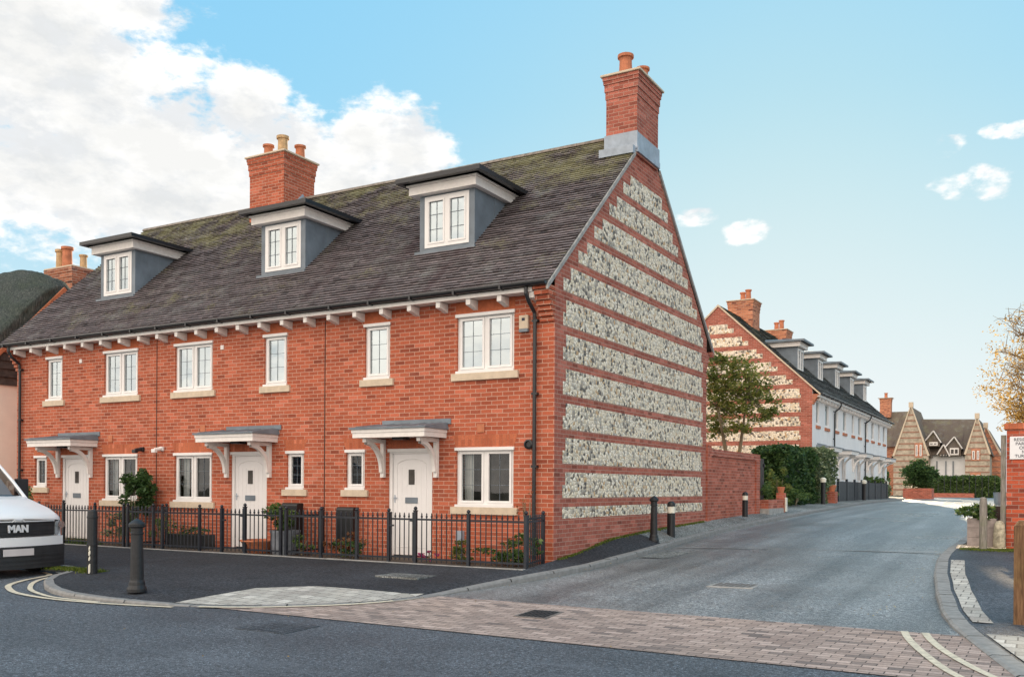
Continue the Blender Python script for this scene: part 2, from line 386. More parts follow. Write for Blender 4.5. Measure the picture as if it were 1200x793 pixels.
# ------------------------------------------------------------------ building helpers (local frame: facade on y=0 facing -y)
def wall_holes(m, x0, x1, z0, z1, holes, y=0.0, depth=.11):
    xs = sorted({x0, x1, *[v for h in holes for v in h[:2]]}); zs = sorted({z0, z1, *[v for h in holes for v in h[2:4]]})
    xs = [v for v in xs if x0 <= v <= x1]; zs = [v for v in zs if z0 <= v <= z1]
    for a, b in zip(xs, xs[1:]):
        for c, d in zip(zs, zs[1:]):
            mx, mz = (a+b)/2, (c+d)/2
            if any(h[0] < mx < h[1] and h[2] < mz < h[3] for h in holes): continue
            m.quad((a, y, c), (b, y, c), (b, y, d), (a, y, d))
    for a, b, c, d in [h[:4] for h in holes]:
        m.quad((a, y, c), (a, y, d), (a, y+depth, d), (a, y+depth, c)); m.quad((b, y, c), (b, y+depth, c), (b, y+depth, d), (b, y, d))
        m.quad((a, y, d), (b, y, d), (b, y+depth, d), (a, y+depth, d)); m.quad((a, y, c), (a, y+depth, c), (b, y+depth, c), (b, y, c))

def window(par, x0, x1, z0, z1, lights=2, y=0.0, sill=True, back='room', leads=True, sillmat='stone', name='window', detail=True, rec=.045):
    f = MB(); yf = y+rec; fw = .055
    f.box(x0, x1, yf, yf+.06, z0, z0+fw); f.box(x0, x1, yf, yf+.06, z1-fw, z1)
    f.box(x0, x0+fw, yf, yf+.06, z0+fw, z1-fw); f.box(x1-fw, x1, yf, yf+.06, z0+fw, z1-fw)
    f.box(x0-.02, x1+.02, y-.03, yf-.002, z1-.035, z1+.022)  # head drip
    f.box(x0-.01, x1+.01, y-.035, yf-.002, z0-.018, z0+.026)  # cill nose
    W = x1-x0; xm = (x0+x1)/2; panes = []
    if lights == 2:
        f.box(xm-.032, xm+.032, yf, yf+.06, z0+fw, z1-fw); ls = [(x0+fw, xm-.032), (xm+.032, x1-fw)]
    else: ls = [(x0+fw, x1-fw)]
    cs = .042
    for a, b in ls:
        c, d = z0+fw, z1-fw; q = yf-.018
        f.box(a+.002, b-.002, q, yf+.04, c+.002, c+cs); f.box(a+.002, b-.002, q, yf+.04, d-cs, d-.002)
        f.box(a+.002, a+cs, q, yf+.04, c+cs, d-cs); f.box(b-cs, b-.002, q, yf+.04, c+cs, d-cs)
        panes.append((a+cs, b-cs, c+cs, d-cs))
    fo = f.build(name, M['white'], par)
    g = MB(); b_ = MB(); l = MB()
    for a, b, c, d in panes:
        g.quad((a, yf+.02, c), (b, yf+.02, c), (b, yf+.02, d), (a, yf+.02, d))
        if leads:
            m_ = (a+b)/2; t = .0032
            l.box(m_-t, m_+t, yf+.013, yf+.018, c, d)
            for k in (1, 2):
                zz = c+(d-c)*k/3; l.box(a, b, yf+.0125, yf+.0175, zz-t, zz+t)
    g.build('pane', M['glass_up' if z0 > 2.5 else 'glass'], fo)
    if leads and l.v: l.build('lead_bars', M['lead'], fo)
    x1_ = xm if back == 'half_warm' else x1-.02
    b_.box(x0+.02, x1_, yf+.4 if back == 'room' else yf+.12, yf+.42, z0-.05, z1+.05)
    if back == 'half_warm':
        hw = MB(); hw.box(xm+.001, x1-.02, yf+.11, yf+.42, z0-.05, z1+.05); hw.build('blind', M['curtain_warm'], fo); back = 'curtain'
    b_.build('curtain' if back != 'room' else 'room_backing', M[back], fo)
    if back == 'room' and lights == 2 and detail:
        c = MB(); n = 8
        for (a, b) in ((x0+.06, x0+.06+W*.16),):
            P = [(a+(b-a)*i/n, yf+.16+.02*(i % 2)) for i in range(n+1)]
            for p, q in zip(P, P[1:]): c.quad((*p, z0), (*q, z0), (*q, z1), (*p, z1))
        c.build('curtain', M['curtain'], fo)
    if sill:
        s = MB(); s.box(x0-.1, x1+.1, y-.05, y+.05, z0-.15, z0-.02); s.build('sill', M[sillmat], fo, bevel=.006)
    return fo

def tiles(m, P0, U, V, L, H, w=.165, g=.1, lift=.028):
    """plain tiles laid course by course on a slope: P0 eave corner, U along the eave, V up the slope"""
    P0 = Vector(P0); U = Vector(U).normalized(); V = Vector(V).normalized(); N = U.cross(V); N = N if N.z > 0 else -N
    rows = int(H/g)+1
    for r in range(rows):
        v0 = r*g; v1 = min(v0+g+.004, H)
        if v1-v0 < .02: break
        u = -w/2 if r % 2 else 0.0
        wav = .004*sin(r*1.3)
        while u < L:
            a = max(u, 0)+.0015; b = min(u+w, L)-.0015; u += w
            if b-a < .01: continue
            j = random.uniform(-.005, .006)+wav; k = random.uniform(-.003, .003); c = random.random()
            lo = lift+j; sk = random.uniform(-.004, .004)
            A = P0+U*a+V*(v0+sk)+N*(lo-k); B = P0+U*b+V*(v0+sk)+N*(lo+k); C = P0+U*b+V*v1+N*(.002); D = P0+U*a+V*v1+N*(.002)
            A2 = A-N*(lo+.004); B2 = B-N*(lo+.004)
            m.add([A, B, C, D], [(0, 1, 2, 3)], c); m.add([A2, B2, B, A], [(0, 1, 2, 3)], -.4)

def chimney(par, x0, x1, y0, y1, zb, zt, pots, mat='brick', ov=.10, name='chimney', cap=True, potmat=None):
    m = MB(); m.box(x0, x1, y0, y1, zb, zt-.62)
    for k in range(8):
        e = (.001, .001, .016, .016, .032, .032, .05, .062)[k]; m.box(x0-e, x1+e, y0-e, y1+e, zt-.62+k*.075+.001, zt-.62+(k+1)*.075)
    c = m.build(name, M[mat], par)
    if cap:
        k = MB(); k.box(x0-ov, x1+ov, y0-ov, y1+ov, zt-.019, zt+.028); k.build('chimney_cap', M['stone'], c, bevel=.01)
    for i, (px, py, r, h) in enumerate(pots):
        p = MB(); p.lathe((px, py, zt+.029), [(r*.95, 0), (r*.9, h*.1), (r*.82, h*.75), (r*.85, h*.86), (r*1.08, h*.88), (r*1.08, h), (r*.8, h), (r*.75, h*.6)], 16)
        p.build('chimney_pot', M[potmat[i] if potmat else 'terracotta'], c, smooth=False)
    return c

def dormer(par, xc, K=.90, Z0=4.96, yf=1.05, w=1.29, back='curtain', far=False):
    """lead clad dormer standing on the front slope z = Z0 + K*y"""
    xa, xb = xc-w/2, xc+w/2; zb = Z0+K*yf-.03; zt = zb+1.13; yb = (zt+.2-Z0)/K
    b = MB(); hx0, hx1, hz0, hz1 = xc-.52, xc+.52, zb+.02+.01, zt-.03
    wall_holes(b, xa, xb, zb-.03, zt, [(hx0, hx1, hz0+.06, hz1)], y=yf, depth=.1)
    for x in (xa, xb):
        b.add([(x, yf, zb-.03), (x, yf, zt), (x, (zt-Z0)/K+.2, zt), (x, yf, zb-.1)], [(0, 1, 2, 3)])
        b.box(x-.012, x+.012, yf+.72, yf+.745, Z0+K*(yf+.72), zt)       # welt
    b.box(xa-.06, xb+.06, yf-.1, yf+.02, zb-.045, zb+.015)               # apron flashing
    o = b.build('dormer', M['lead'], par)
    window_in(o, hx0, hx1, hz0+.06, hz1, yf, back)
    f = MB(); f.box(xa-.16, xb+.12, yf-.16, yb, zt+.002, zt+.165)
    f.box(xa-.2, xb+.16, yf-.2, yb+.1, zt+.166, zt+.2); f.build('dormer_fascia', M['whitewood'], o, bevel=.004)
    r = MB(); e0, e1, g0 = xa-.33, xb+.34, yf-.38
    z0 = zt+.205; yr = (z0+.25-Z0)/K
    r.box(e0, e1, g0, g0+.1, z0, z0+.085); r.box(e0, e0+.1, g0+.101, yr-.2, z0, z0+.085); r.box(e1-.1, e1, g0+.101, yr-.2, z0, z0+.085)
    r.add([(e0+.02, g0+.02, z0+.07), (e1-.02, g0+.02, z0+.07), (e1-.02, yr, z0+.07), (e0+.02, yr, z0+.07), (xc-.25, yf+.5, z0+.22), (xc+.25, yf+.5, z0+.22), (xc+.25, yr+.25, z0+.25), (xc-.25, yr+.25, z0+.25)],
          [(0, 1, 5, 4), (1, 2, 6, 5), (0, 4, 7, 3), (4, 5, 6, 7), (0, 3, 2, 1)])
    r.build('dormer_roof', M['black'] if not far else M['lead'], o)
    return o
def window_in(par, x0, x1, z0, z1, y, back):
    f = MB(); yf = y-.012; fw = .07; xm = (x0+x1)/2
    f.box(x0, x1, yf, yf+.07, z0, z0+fw); f.box(x0, x1, yf, yf+.07, z1-fw, z1)
    f.box(x0, x0+fw, yf, yf+.07, z0+fw, z1-fw); f.box(x1-fw, x1, yf, yf+.07, z0+fw, z1-fw); f.box(xm-.045, xm+.045, yf, yf+.07, z0+fw, z1-fw)
    for a, b in ((x0+fw, xm-.045), (xm+.045, x1-fw)):
        m_ = (a+b)/2; c, d = z0+fw, z1-fw; q = yf-.012
        f.box(a, b, q, yf+.05, c+.001, c+.035); f.box(a, b, q, yf+.05, d-.035, d-.001); f.box(a+.001, a+.035, q, yf+.05, c+.036, d-.036); f.box(b-.035, b-.001, q, yf+.05, c+.036, d-.036)
    fo = f.build('window', M['white'], par)
    # glass, bars and blind share one sub-part level: they belong to the window frame's own mesh group
    g = MB(); g.quad((x0+.05, yf+.03, z0+.05), (x1-.05, yf+.03, z0+.05), (x1-.05, yf+.03, z1-.05), (x0+.05, yf+.03, z1-.05)); g.build('pane', M['glass_up'], par)
    l = MB()
    for a, b in ((x0+fw, xm-.045), (xm+.045, x1-fw)):
        l.box((a+b)/2-.0042, (a+b)/2+.0042, yf+.02, yf+.026, z0+fw, z1-fw)
        for k in (1, 2):
            zz = z0+fw+(z1-z0-2*fw)*k/3; l.box(a, b, yf+.019, yf+.025, zz-.004, zz+.004)
    l.build('lead_bars', M['lead'], par)
    c = MB(); c.box(x0+.02, x1-.02, y+.12, y+.14, z0, z1); c.build('blind', M[back], par)

def canopy(par, xc, y=0.0, z=2.13, w=1.62, name='door_canopy'):
    xa, xb = xc-w/2, xc+w/2; d = .70
    f = MB(); f.box(xa, xb, y-d, y-d+.03, z, z+.15); f.box(xa, xa+.03, y-d+.031, y, z, z+.15); f.box(xb-.03, xb, y-d+.031, y, z, z+.15)
    f.box(xa+.031, xb-.031, y-d+.031, y, z+.02, z+.04)
    f.box(xa-.015, xb+.015, y-d-.015, y-d-.001, z+.09, z+.152); f.box(xb+.001, xb+.015, y-d, y, z+.09, z+.152); f.box(xa-.015, xa-.001, y-d, y, z+.09, z+.152)
    o = f.build(name, M['whitewood'], par)
    l = MB(); zt = z+.155
    l.add([(xa-.05, y-d-.05, zt), (xb+.05, y-d-.05, zt), (xb+.05, y, zt), (xa-.05, y, zt), (xa-.05, y-d-.05, zt+.03), (xb+.05, y-d-.05, zt+.03), (xb+.02, y-.002, zt+.13), (xa+.02, y-.002, zt+.13)],
          [(0, 3, 2, 1), (0, 1, 5, 4), (4, 5, 6, 7), (1, 2, 6, 5), (0, 4, 7, 3)])
    l.box(xa+.16, xb+.1, y-.02, y-.003, zt+.1, zt+.2)
    for k in range(5):
        xx = xa+.1+(w-.2)*k/4; l.tube([(xx, y-d-.03, zt+.035), (xx, y-.02, zt+.13)], .012, 6)
    l.build('lead_roof', M['lead'], o)
    for s_ in (-1, 1):
        bx = xc+s_*(w/2-.2); b = MB()
        b.box(bx-.04, bx+.04, y-.075, y-.003, z-.72, z-.002); b.box(bx-.04, bx+.04, y-d+.1, y-.076, z-.075, z-.003)
        n = 12; ro = []; ri = []
        for i in range(n+1):
            a = (pi/2)*i/n
            ro.append((y-d+.12+(d-.2)*sin(a)*1.0, z-.076-(.54)*(1-cos(a)))); ri.append((y-d+.12+(d-.2)*sin(a)+.0, 0))
        # curved brace: from wall low to the outer end of the arm
        pts = []
        for i in range(n+1):
            a = (pi/2)*i/n; pts.append((y-.076-(d-.22)*(1-cos(a)), z-.62+.545*sin(a)))
        out = []; inn = []
        for i, (py, pz) in enumerate(pts):
            q = pts[min(i+1, n)]; p = pts[max(i-1, 0)]; tx, tz = q[0]-p[0], q[1]-p[1]; L = max(1e-6, sqrt(tx*tx+tz*tz)); nx, nz = -tz/L, tx/L
            out.append((py+nx*.04, pz+nz*.04)); inn.append((py-nx*.04, pz-nz*.04))
        for i in range(n):
            b.add([(bx-.034, *out[i]), (bx-.034, *out[i+1]), (bx-.034, *inn[i+1]), (bx-.034, *inn[i]), (bx+.034, *out[i]), (bx+.034, *out[i+1]), (bx+.034, *inn[i+1]), (bx+.034, *inn[i])],
                  [(0, 1, 2, 3), (7, 6, 5, 4), (0, 4, 5, 1), (3, 2, 6, 7)])
        b.build('bracket', M['whitewood'], o)
    lamp = MB(); lamp.box(xc-.13, xc+.13, y-.4, y-.2, z-.03, z+.018); lamp.build('canopy_light', M['black'], o)
    return o

def door(par, xa, xb, z0, z1, y=0.0, glassz=1.42):
    f = MB(); fw = .07; yf = y+.02
    f.box(xa, xa+fw, yf, yf+.07, z0, z1); f.box(xb-fw, xb, yf, yf+.07, z0, z1); f.box(xa+fw, xb-fw, yf, yf+.07, z1-fw, z1)
    f.box(xa-.02, xb+.02, y-.02, yf-.001, z1-.04, z1+.02)
    d = f.build('door', M['white'], par)
    a, b = xa+fw+.004, xb-fw-.004; c, e = z0+.03, z1-fw-.004; yd = yf+.03
    l = MB(); l.box(a, b, yd, yd+.03, c, e)
    # raised arch moulding and two lower mouldings
    r0, r1 = a+.09, b-.09; zt = e-.22; xm = (r0+r1)/2; W = (r1-r0)/2
    arc = [(xm-W*cos(pi*i/14), zt+.12*sin(pi*i/14)) for i in range(15)]
    path = [(r0, c+.15)]+arc+[(r1, c+.15)]
    for p, q in zip(path, path[1:]): l.tube([(p[0], yd-.001, p[1]), (q[0], yd-.001, q[1])], .009, 6)
    l.tube([(r0, yd-.001, c+.15), (r1, yd-.001, c+.15)], .009, 6)
    for k in range(1, 6):
        xx = r0+(r1-r0)*k/6; l.box(xx-.003, xx+.003, yd-.004, yd-.0005, c+.17, e-.25)
    l.build('door_leaf', M['door'], d)
    g = MB(); g.box(xm-.065, xm+.065, yd-.012, yd-.003, glassz-.14, glassz+.14); g.build('door_light', M['room'], d)
    k = MB(); k.box(xm-.14, xm+.14, yd-.015, yd-.003, .93, 1.04)
    k.build('letterbox', M['lead'], d)
    h = MB(); h.box(a+.03, a+.05, yd-.01, yd-.003, .94, 1.08); h.box(a+.03, a+.11, yd-.035, yd-.02, 1.02, 1.035); h.box(a+.035, a+.05, yd-.034, yd-.002, 1.022, 1.033); h.build('handle', M['leadlight'], d)
    s = MB(); s.box(xa-.05, xb+.05, y-.35, y-.001, z0-.12, z0-.015); s.build('door_step', M['concrete'], d)
    return d

def soldier(par, x0, x1, z0, z1, y=-.004, splay=.1):
    m = MB(); m.add([(x0, y, z0), (x1, y, z0), (x1+splay, y, z1), (x0-splay, y, z1)], [(0, 1, 2, 3)])
    return m

def gutter(par, x0, x1, y=-.3, z=4.5, mat='black'):
    m = MB(); n = 8; R = .06
    for i in range(n):
        a0, a1 = pi+pi*i/n, pi+pi*(i+1)/n
        m.add([(x0, y+R*cos(a0), z+R*sin(a0)), (x1, y+R*cos(a0), z+R*sin(a0)), (x1, y+R*cos(a1), z+R*sin(a1)), (x0, y+R*cos(a1), z+R*sin(a1))], [(0, 1, 2, 3)])
    m.box(x0, x1, y-R-.006, y-R+.004, z-.01, z+.02); m.box(x0, x1, y+R-.004, y+R+.006, z-.01, z+.02)
    for x in (x0, x1):
        m.add([(x, y+R*cos(pi+pi*i/n), z+R*sin(pi+pi*i/n)) for i in range(n+1)], [tuple(range(n+1))])
    x = x0+.45
    while x < x1: m.box(x-.02, x+.02, y-R-.012, y+R+.03, z-R-.012, z+.0); x += .95
    return m.build('gutter', M[mat], par)
def downpipe(par, x, z0, z1, y=-.07, zg=4.5, yg=-.3):
    m = MB(); m.tube([(x, yg, zg-.04), (x, yg, zg-.14), (x+.02, yg+.08, zg-.28), (x+.02, y-.02, zg-.42), (x+.02, y, zg-.55), (x+.02, y, z0)], .034, 10)
    z = z0+.35
    while z < z1: m.box(x-.035, x+.075, y-.02, y+.06, z-.02, z+.02); z += 1.25
    return m.build('downpipe', M['black'], par, smooth=False)

def flint_bands(bands, lo, hi, x, out=1, step=.225):
    """bands: (z0,z1); lo(z)/hi(z): y limits"""
    m = MB(); k = 0
    for z0, z1 in bands:
        n = max(1, round((z1-z0)/step)); h = (z1-z0)/n
        for i in range(n):
            a, b = z0+i*h, z0+(i+1)*h; zc = b
            t = (.055 if (i % 2) else -.055)*(1 if out > 0 else .5)
            ya, yb = lo(zc)+t, hi(zc)-t
            if yb-ya < .2: continue
            xx = x+.004*out
            m.add([(xx, ya, a), (xx, yb, a), (xx, yb, b), (xx, ya, b)], [(0, 1, 2, 3) if out > 0 else (3, 2, 1, 0)])
    return m

# ------------------------------------------------------------------ the brick terrace (three houses)
K, Z0, YR = .90, 4.96, 4.12
ZRIDGE = Z0+K*YR
def terrace_house(x0, x1, label, wins, dr, gate_side, left_end=False, right_end=False, chim=None, dorm=None, name='brick_house'):
    root = thing(name, ((x0+x1)/2, 4, 0), label, 'house', 'brick terrace houses')
    holes = [w[:4] for w in wins]+[(dr[0], dr[1], -.07, 1.93)]
    m = MB(); wall_holes(m, x0, x1, -.35, 4.66, holes)
    YB = 8.1
    rw = MB(); rw.quad((x1, YB, 0), (x0, YB, 0), (x0, YB, 4.66), (x1, YB, 4.66)); rw.build('rear_wall', M['brick'], root)
    for end, x, s in ((left_end, x0, -1), (right_end, x1, 1)):
        if end:
            m.add([(x, 0, -.35), (x, YB, -.35), (x, YB, 4.9), (x, YB/2+.02, ZRIDGE-.06), (x, 0, 4.9)], [(0, 1, 2, 3, 4)])
    w = m.build('wall', M['brick'] if not right_end else M['brick'], root)
    # party line: movement joint with small projecting header courses
    if not right_end:
        j = MB(); j.box(x1-.012, x1-.001, -.012, .0, -.1, 4.5); j.build('movement_joint', M['timber_dark'], root)
    # rubbed band over first-floor windows, splayed arches over ground-floor ones
    for (a, b, c, d, *_) in wins:
        r = MB(); s = MB()
        if c > 2.5: r.add([(a-.02, -.004, d+.02), (b+.02, -.004, d+.02), (b+.02, -.004, 4.60), (a-.02, -.004, 4.60)], [(0, 1, 2, 3)])
        else: s.add([(a, -.004, d+.02), (b, -.004, d+.02), (b+.09, -.004, d+.245), (a-.09, -.004, d+.245)], [(0, 1, 2, 3)])
        (r.build('lintel', M['rubbed'], root) if r.v else s.build('brick_arch', M['soldier'], root))
    s = MB()
    s.add([(dr[0], -.004, 1.96), (dr[1], -.004, 1.96), (dr[1]+.05, -.004, 2.12), (dr[0]-.05, -.004, 2.12)], [(0, 1, 2, 3)])
    s.build('brick_arch', M['soldier'], root)
    for (a, b, c, d, L, back) in wins: window(root, a, b, c, d, L, back=back)
    door(root, dr[0], dr[1], -.07, 1.93)
    canopy(root, (dr[0]+dr[1])/2)
    # roof
    rf = MB(); Ln = sqrt(1+K*K); xl = x0-(.38 if left_end else 0); xr = x1+(.03 if right_end else 0)
    P = Vector((xl, -.34, Z0-K*.34)); H = (YR+.34)*Ln
    tiles(rf, P, (1, 0, 0), (0, 1, K), xr-xl, H)
    P2 = Vector((xl, 2*YR+.34, Z0-K*.34)); tiles(rf, P2, (1, 0, 0), (0, -1, K), xr-xl, H, w=.33, g=.2)
    rf.box(xl, xr, YR-.02, YR+.02, ZRIDGE-.2, ZRIDGE-.02)
    ro = rf.build('roof', M['tile'], root)
    # under-slope deck so nothing shows through
    dk = MB(); dk.add([(xl, -.32, Z0-K*.32-.03), (xr, -.32, Z0-K*.32-.03), (xr, YR, ZRIDGE-.03), (xl, YR, ZRIDGE-.03), (xr, 2*YR+.32, Z0-K*.32-.03), (xl, 2*YR+.32, Z0-K*.32-.03)], [(0, 1, 2, 3), (3, 2, 4, 5)])
    dk.build('roof_deck', M['timber_dark'], root)
    rg = MB(); x = xl
    while x < xr-.05:
        e = min(x+.32, xr); n = 6; R = .11+random.uniform(0, .006)
        rg.ring([[(q, YR+R*cos(pi*i/n), ZRIDGE-.05+R*.8*sin(pi*i/n)) for i in range(n+1)] for q in (x, e-.006)], caps=True); x += .32
    rg.build('ridge_tiles', M['ridge'], ro)
    # eaves: soffit board, corbel blocks
    xa_, xb_ = x0+(.12 if left_end else 0), x1-(.28 if right_end else 0)
    e = MB(); e.box(xa_, xb_, -.26, -.001, 4.575, 4.61); e.box(xa_, xb_, -.30, -.262, 4.562, 4.635)
    e.build('soffit', M['whitewood'], root)
    n = max(2, round((x1-x0)/.64)); 
    for i in range(n):
        xx = x0+.3+(x1-x0-.6)*i/(n-1)
        c = MB(); c.prism([(-.27, 4.56), (-.003, 4.56), (-.003, 4.40), (-.12, 4.43), (-.27, 4.46)], 'x', xx-.045, xx+.045); c.build('eaves_bracket', M['whitewood'], root)
    gutter(root, xl, xr, y=-.37, z=4.695)
    if dorm: dormer(root, dorm)
    return root

W = lambda a, b, k, L, back: (a, b, *( (3.30, 4.33) if k else (.90, 1.93) ), L, back)
SM = lambda a, b: (a, b, 1.19, 1.93, 1, 'room')
hR = terrace_house(-5.09, 0, 'red brick end house with striped flint gable wall and corner chimney', [W(-1.985, -.79, 1, 2, 'half_warm'), W(-4.10, -3.5, 1, 1, 'curtain'), W(-1.985, -.79, 0, 2, 'room'), SM(-4.55, -4.09)],
                   (-3.51, -2.51), 0, right_end=True, dorm=-2.93)
hM = terrace_house(-10.0, -5.091, 'red brick middle house of the terrace, below the tall three-pot chimney', [W(-9.42, -8.25, 1, 2, 'curtain'), W(-6.74, -6.11, 1, 1, 'curtain'), W(-9.42, -8.25, 0, 2, 'room'), SM(-6.10, -5.64)],
                   (-7.67, -6.65), 0, dorm=-7.24)
hL = terrace_house(-15.2, -10.001, 'red brick end house behind the white van, beside the thatched cottage', [W(-11.83, -10.65, 1, 2, 'room'), W(-14.0, -13.39, 1, 1, 'room'), W(-11.83, -10.65, 0, 2, 'room'), SM(-14.45, -13.98)],
                   (-13.38, -12.37), 0, left_end=True, dorm=-12.75)

# gable of the end house
g = MB(); xg = .012
g.add([(xg, 0, -.35), (xg, 8.1, -.35), (xg, 8.1, 4.90), (xg, YR, ZRIDGE-.03), (xg, 0, 4.90)], [(0, 1, 2, 3, 4)])
g.add([(xg, 0, -.35), (xg, 0, 4.70), (0, .0, 4.7), (0, 0, -.35)], [(0, 3, 2, 1)])
g.build('gable_wall', M['brick_gable'], hR)
yv = lambda z: max(0, (z-Z0)/K)
bands = [(.70, .90)]+[(1.06+.6*k, 1.06+.6*k+.45) for k in range(11)]
fb = flint_bands(bands, lambda z: max(.26, yv(z)+.36), lambda z: min(7.76, 2*YR-yv(z)-.36), xg)
fb.build('flint_bands', M['flint'], hR)
v = MB()
for s_ in (0, 1):
    f_ = (lambda y: y) if s_ == 0 else (lambda y: 2*YR-y)
    pts = [(f_(-.34), Z0-K*.34+.0), (f_(3.44), Z0+K*3.44), (f_(3.44), Z0+K*3.44-.09), (f_(-.34), Z0-K*.34-.09)]
    v.prism(pts, 'x', .014, .055)
v.build('verge_mortar', M['concrete'], hR)
# corbelled kneelers at both ends of the eaves
for (xa, xb, s_, hh) in ((-.26, .012, 0, hR), (-15.2, -15.06, 1, hL)):
    c = MB()
    for k in range(7):
        o_ = .045*(k+1)
        c.box(xa, xb+.002*k, -o_, .0-.0005*k, 4.08+k*.085, 4.08+k*.085+.075)
    c.build('kneeler', M['brick'], hh)
c = MB()
for k in range(5): c.box(-.1, .011-.001*k, 8.1, 8.1+.05*(k+1), 4.15+k*.085, 4.15+k*.085+.08)
c.box(-.4, .05, 8.4, 8.56, 4.50, 4.62); c.build('kneeler', M['brick_gable'], hR)
chimney(hR, -.62, .06, 3.46, 4.63, 8.0, 9.68, [(-.34, 3.80, .155, .50), (-.16, 4.28, .14, .38)], 'brick_gable')
fl = MB()
fl.box(-.645, .085, 3.42, 3.459, 8.10, 8.46); fl.box(.061, .085, 3.46, 4.66, 8.16, 8.44); fl.box(.015, .10, 3.44, 4.66, 8.04, 8.159)
fl.box(-.70, .05, 3.28, 3.419, 7.98, 8.14); fl.build('lead_flashing', M['leadlight'], hR)
chimney(hM, -10.68, -9.50, 3.42, 4.55, 8.0, 9.70, [(-10.45, 3.85, .14, .42), (-9.95, 3.85, .15, .56), (-9.72, 4.25, .14, .40)], 'brick', potmat=['terracotta', 'potbuff', 'terracotta'])
fl = MB(); fl.prism([(3.30, 7.86), (3.43, 7.92), (4.2, 8.62), (4.1, 8.80), (3.30, 8.0)], 'x', -9.498, -9.47); fl.build('lead_flashing', M['leadlight'], hM)
downpipe(hR, -.36, .0, 4.2, zg=4.66, yg=-.36); downpipe(hL, -15.0, .0, 4.2, zg=4.66, yg=-.36)
# facade fittings
a = MB(); a.box(-.66, -.48, -.07, -.002, 3.98, 4.22); ab = a.build('alarm_box', M['stone'], hR, bevel=.012)
a = MB(); a.box(-.655, -.485, -.075, -.004, 3.93, 3.979); a.build('strobe', M['lead'], ab)
a = MB(); a.box(-.60, -.54, -.074, -.071, 4.12, 4.17); a.build('alarm_mark', M['ink'], ab)
a = MB(); a.lathe((0, 0, 0), [(.085, 0), (.085, .05), (.06, .06), (.05, .03)], 14)
for i_, v_ in enumerate(a.v): a.v[i_] = (-.47+v_[0], -.003-v_[2], 1.985+v_[1])
a.build('flue', M['black'], hR)
for (x, z, hh, mt) in ((-1.46, 2.29, hR, 'terracotta'), (-8.53, 2.47, hM, 'terracotta'), (-11.58, 2.31, hL, 'terracotta'), (-7.95, 4.18, hM, 'whitewood'), (-12.68, 4.18, hL, 'whitewood')):
    a = MB(); s_ = .075 if mt == 'terracotta' else .045; a.box(x-s_, x+s_, -.02, -.002, z-s_, z+s_); a.build('air_vent', M[mt], hh)
for (x, mt, hh) in ((-10.45, 'black', hL), (-9.80, 'white', hM)):
    a = MB(); a.box(x-.05, x+.05, -.06, -.002, 2.0, 2.1); a.tube([(x, -.06, 2.05), (x-.03, -.2, 2.02)], .045, 8); a.box(x-.1, x+.02, -.24, -.16, 1.96, 2.04)
    a.build('security_light', M[mt], hh, bevel=.01)
for (x, z, hh) in ((-5.86, .90, hM), (-4.43, .84, hR)):
    a = MB(); n = 8; w_ = .21
    poly = [(-.19, z-.72), (-.001, z-.72), (-.001, z)]+[(-.19+.06-.06*sin(pi/2*i/n), z-.06+.06*cos(pi/2*i/n)) for i in range(n+1)]
    a.prism(poly, 'x', x-w_, x+w_); a.build('meter_box', M['plastic'], hh, bevel=.01)
# overflow pipe and meter pipe seen near the right-hand door
a = MB(); a.tube([(-1.85, -.05, -.05), (-1.85, -.05, .35)], .03, 8); a.box(-1.92, -1.80, -.1, -.003, .28, .45); a.build('drain_pipe', M['leadlight'], hR)

# ------------------------------------------------------------------ railings in front of the terrace
def spear(m, x, y, z0, z1, r=.0105, n=6):
    m.lathe((x, y, z0), [(r, 0), (r, z1-z0-.09), (r*1.7, z1-z0-.085), (r*1.9, z1-z0-.06), (r*.9, z1-z0-.05), (r*1.3, z1-z0-.03), (.001, z1-z0)], n)
def post(par, x, y, z0, z1, r=.026):
    m = MB(); m.box(x-r, x+r, y-r, y+r, z0, z1-.08); m.box(x-r*1.25, x+r*1.25, y-r*1.25, y+r*1.25, z1-.08, z1-.062)
    m.lathe((x, y, z1-.062), [(.012, 0), (.028, .012), (.034, .03), (.026, .052), (.003, .066)], 10)
    m.build('fence_post', M['rail'], par)
def run(par, p, q, z=(-.09, .80), sp=.105, name='railing_panel'):
    p, q = Vector(p), Vector(q); L = (q-p).length; n = max(1, round(L/sp)); m = MB()
    for i in range(1, n):
        a = p+(q-p)*(i/n); spear(m, a.x, a.y, z[0]+.04, z[1]+.02*0)
    for zz in (z[0]+.10, z[1]-.12):
        d = (q-p).normalized(); nrm = Vector((-d.y, d.x, 0))*.006
        m.add([(*(p-nrm).xy, zz-.016), (*(q-nrm).xy, zz-.016), (*(q+nrm).xy, zz-.016), (*(p+nrm).xy, zz-.016), (*(p-nrm).xy, zz+.016), (*(q-nrm).xy, zz+.016), (*(q+nrm).xy, zz+.016), (*(p+nrm).xy, zz+.016)],
              [(0, 3, 2, 1), (4, 5, 6, 7), (0, 1, 5, 4), (1, 2, 6, 5), (2, 3, 7, 6), (3, 0, 4, 7)])
    return m.build(name, M['rail'], par)
YF = -1.1
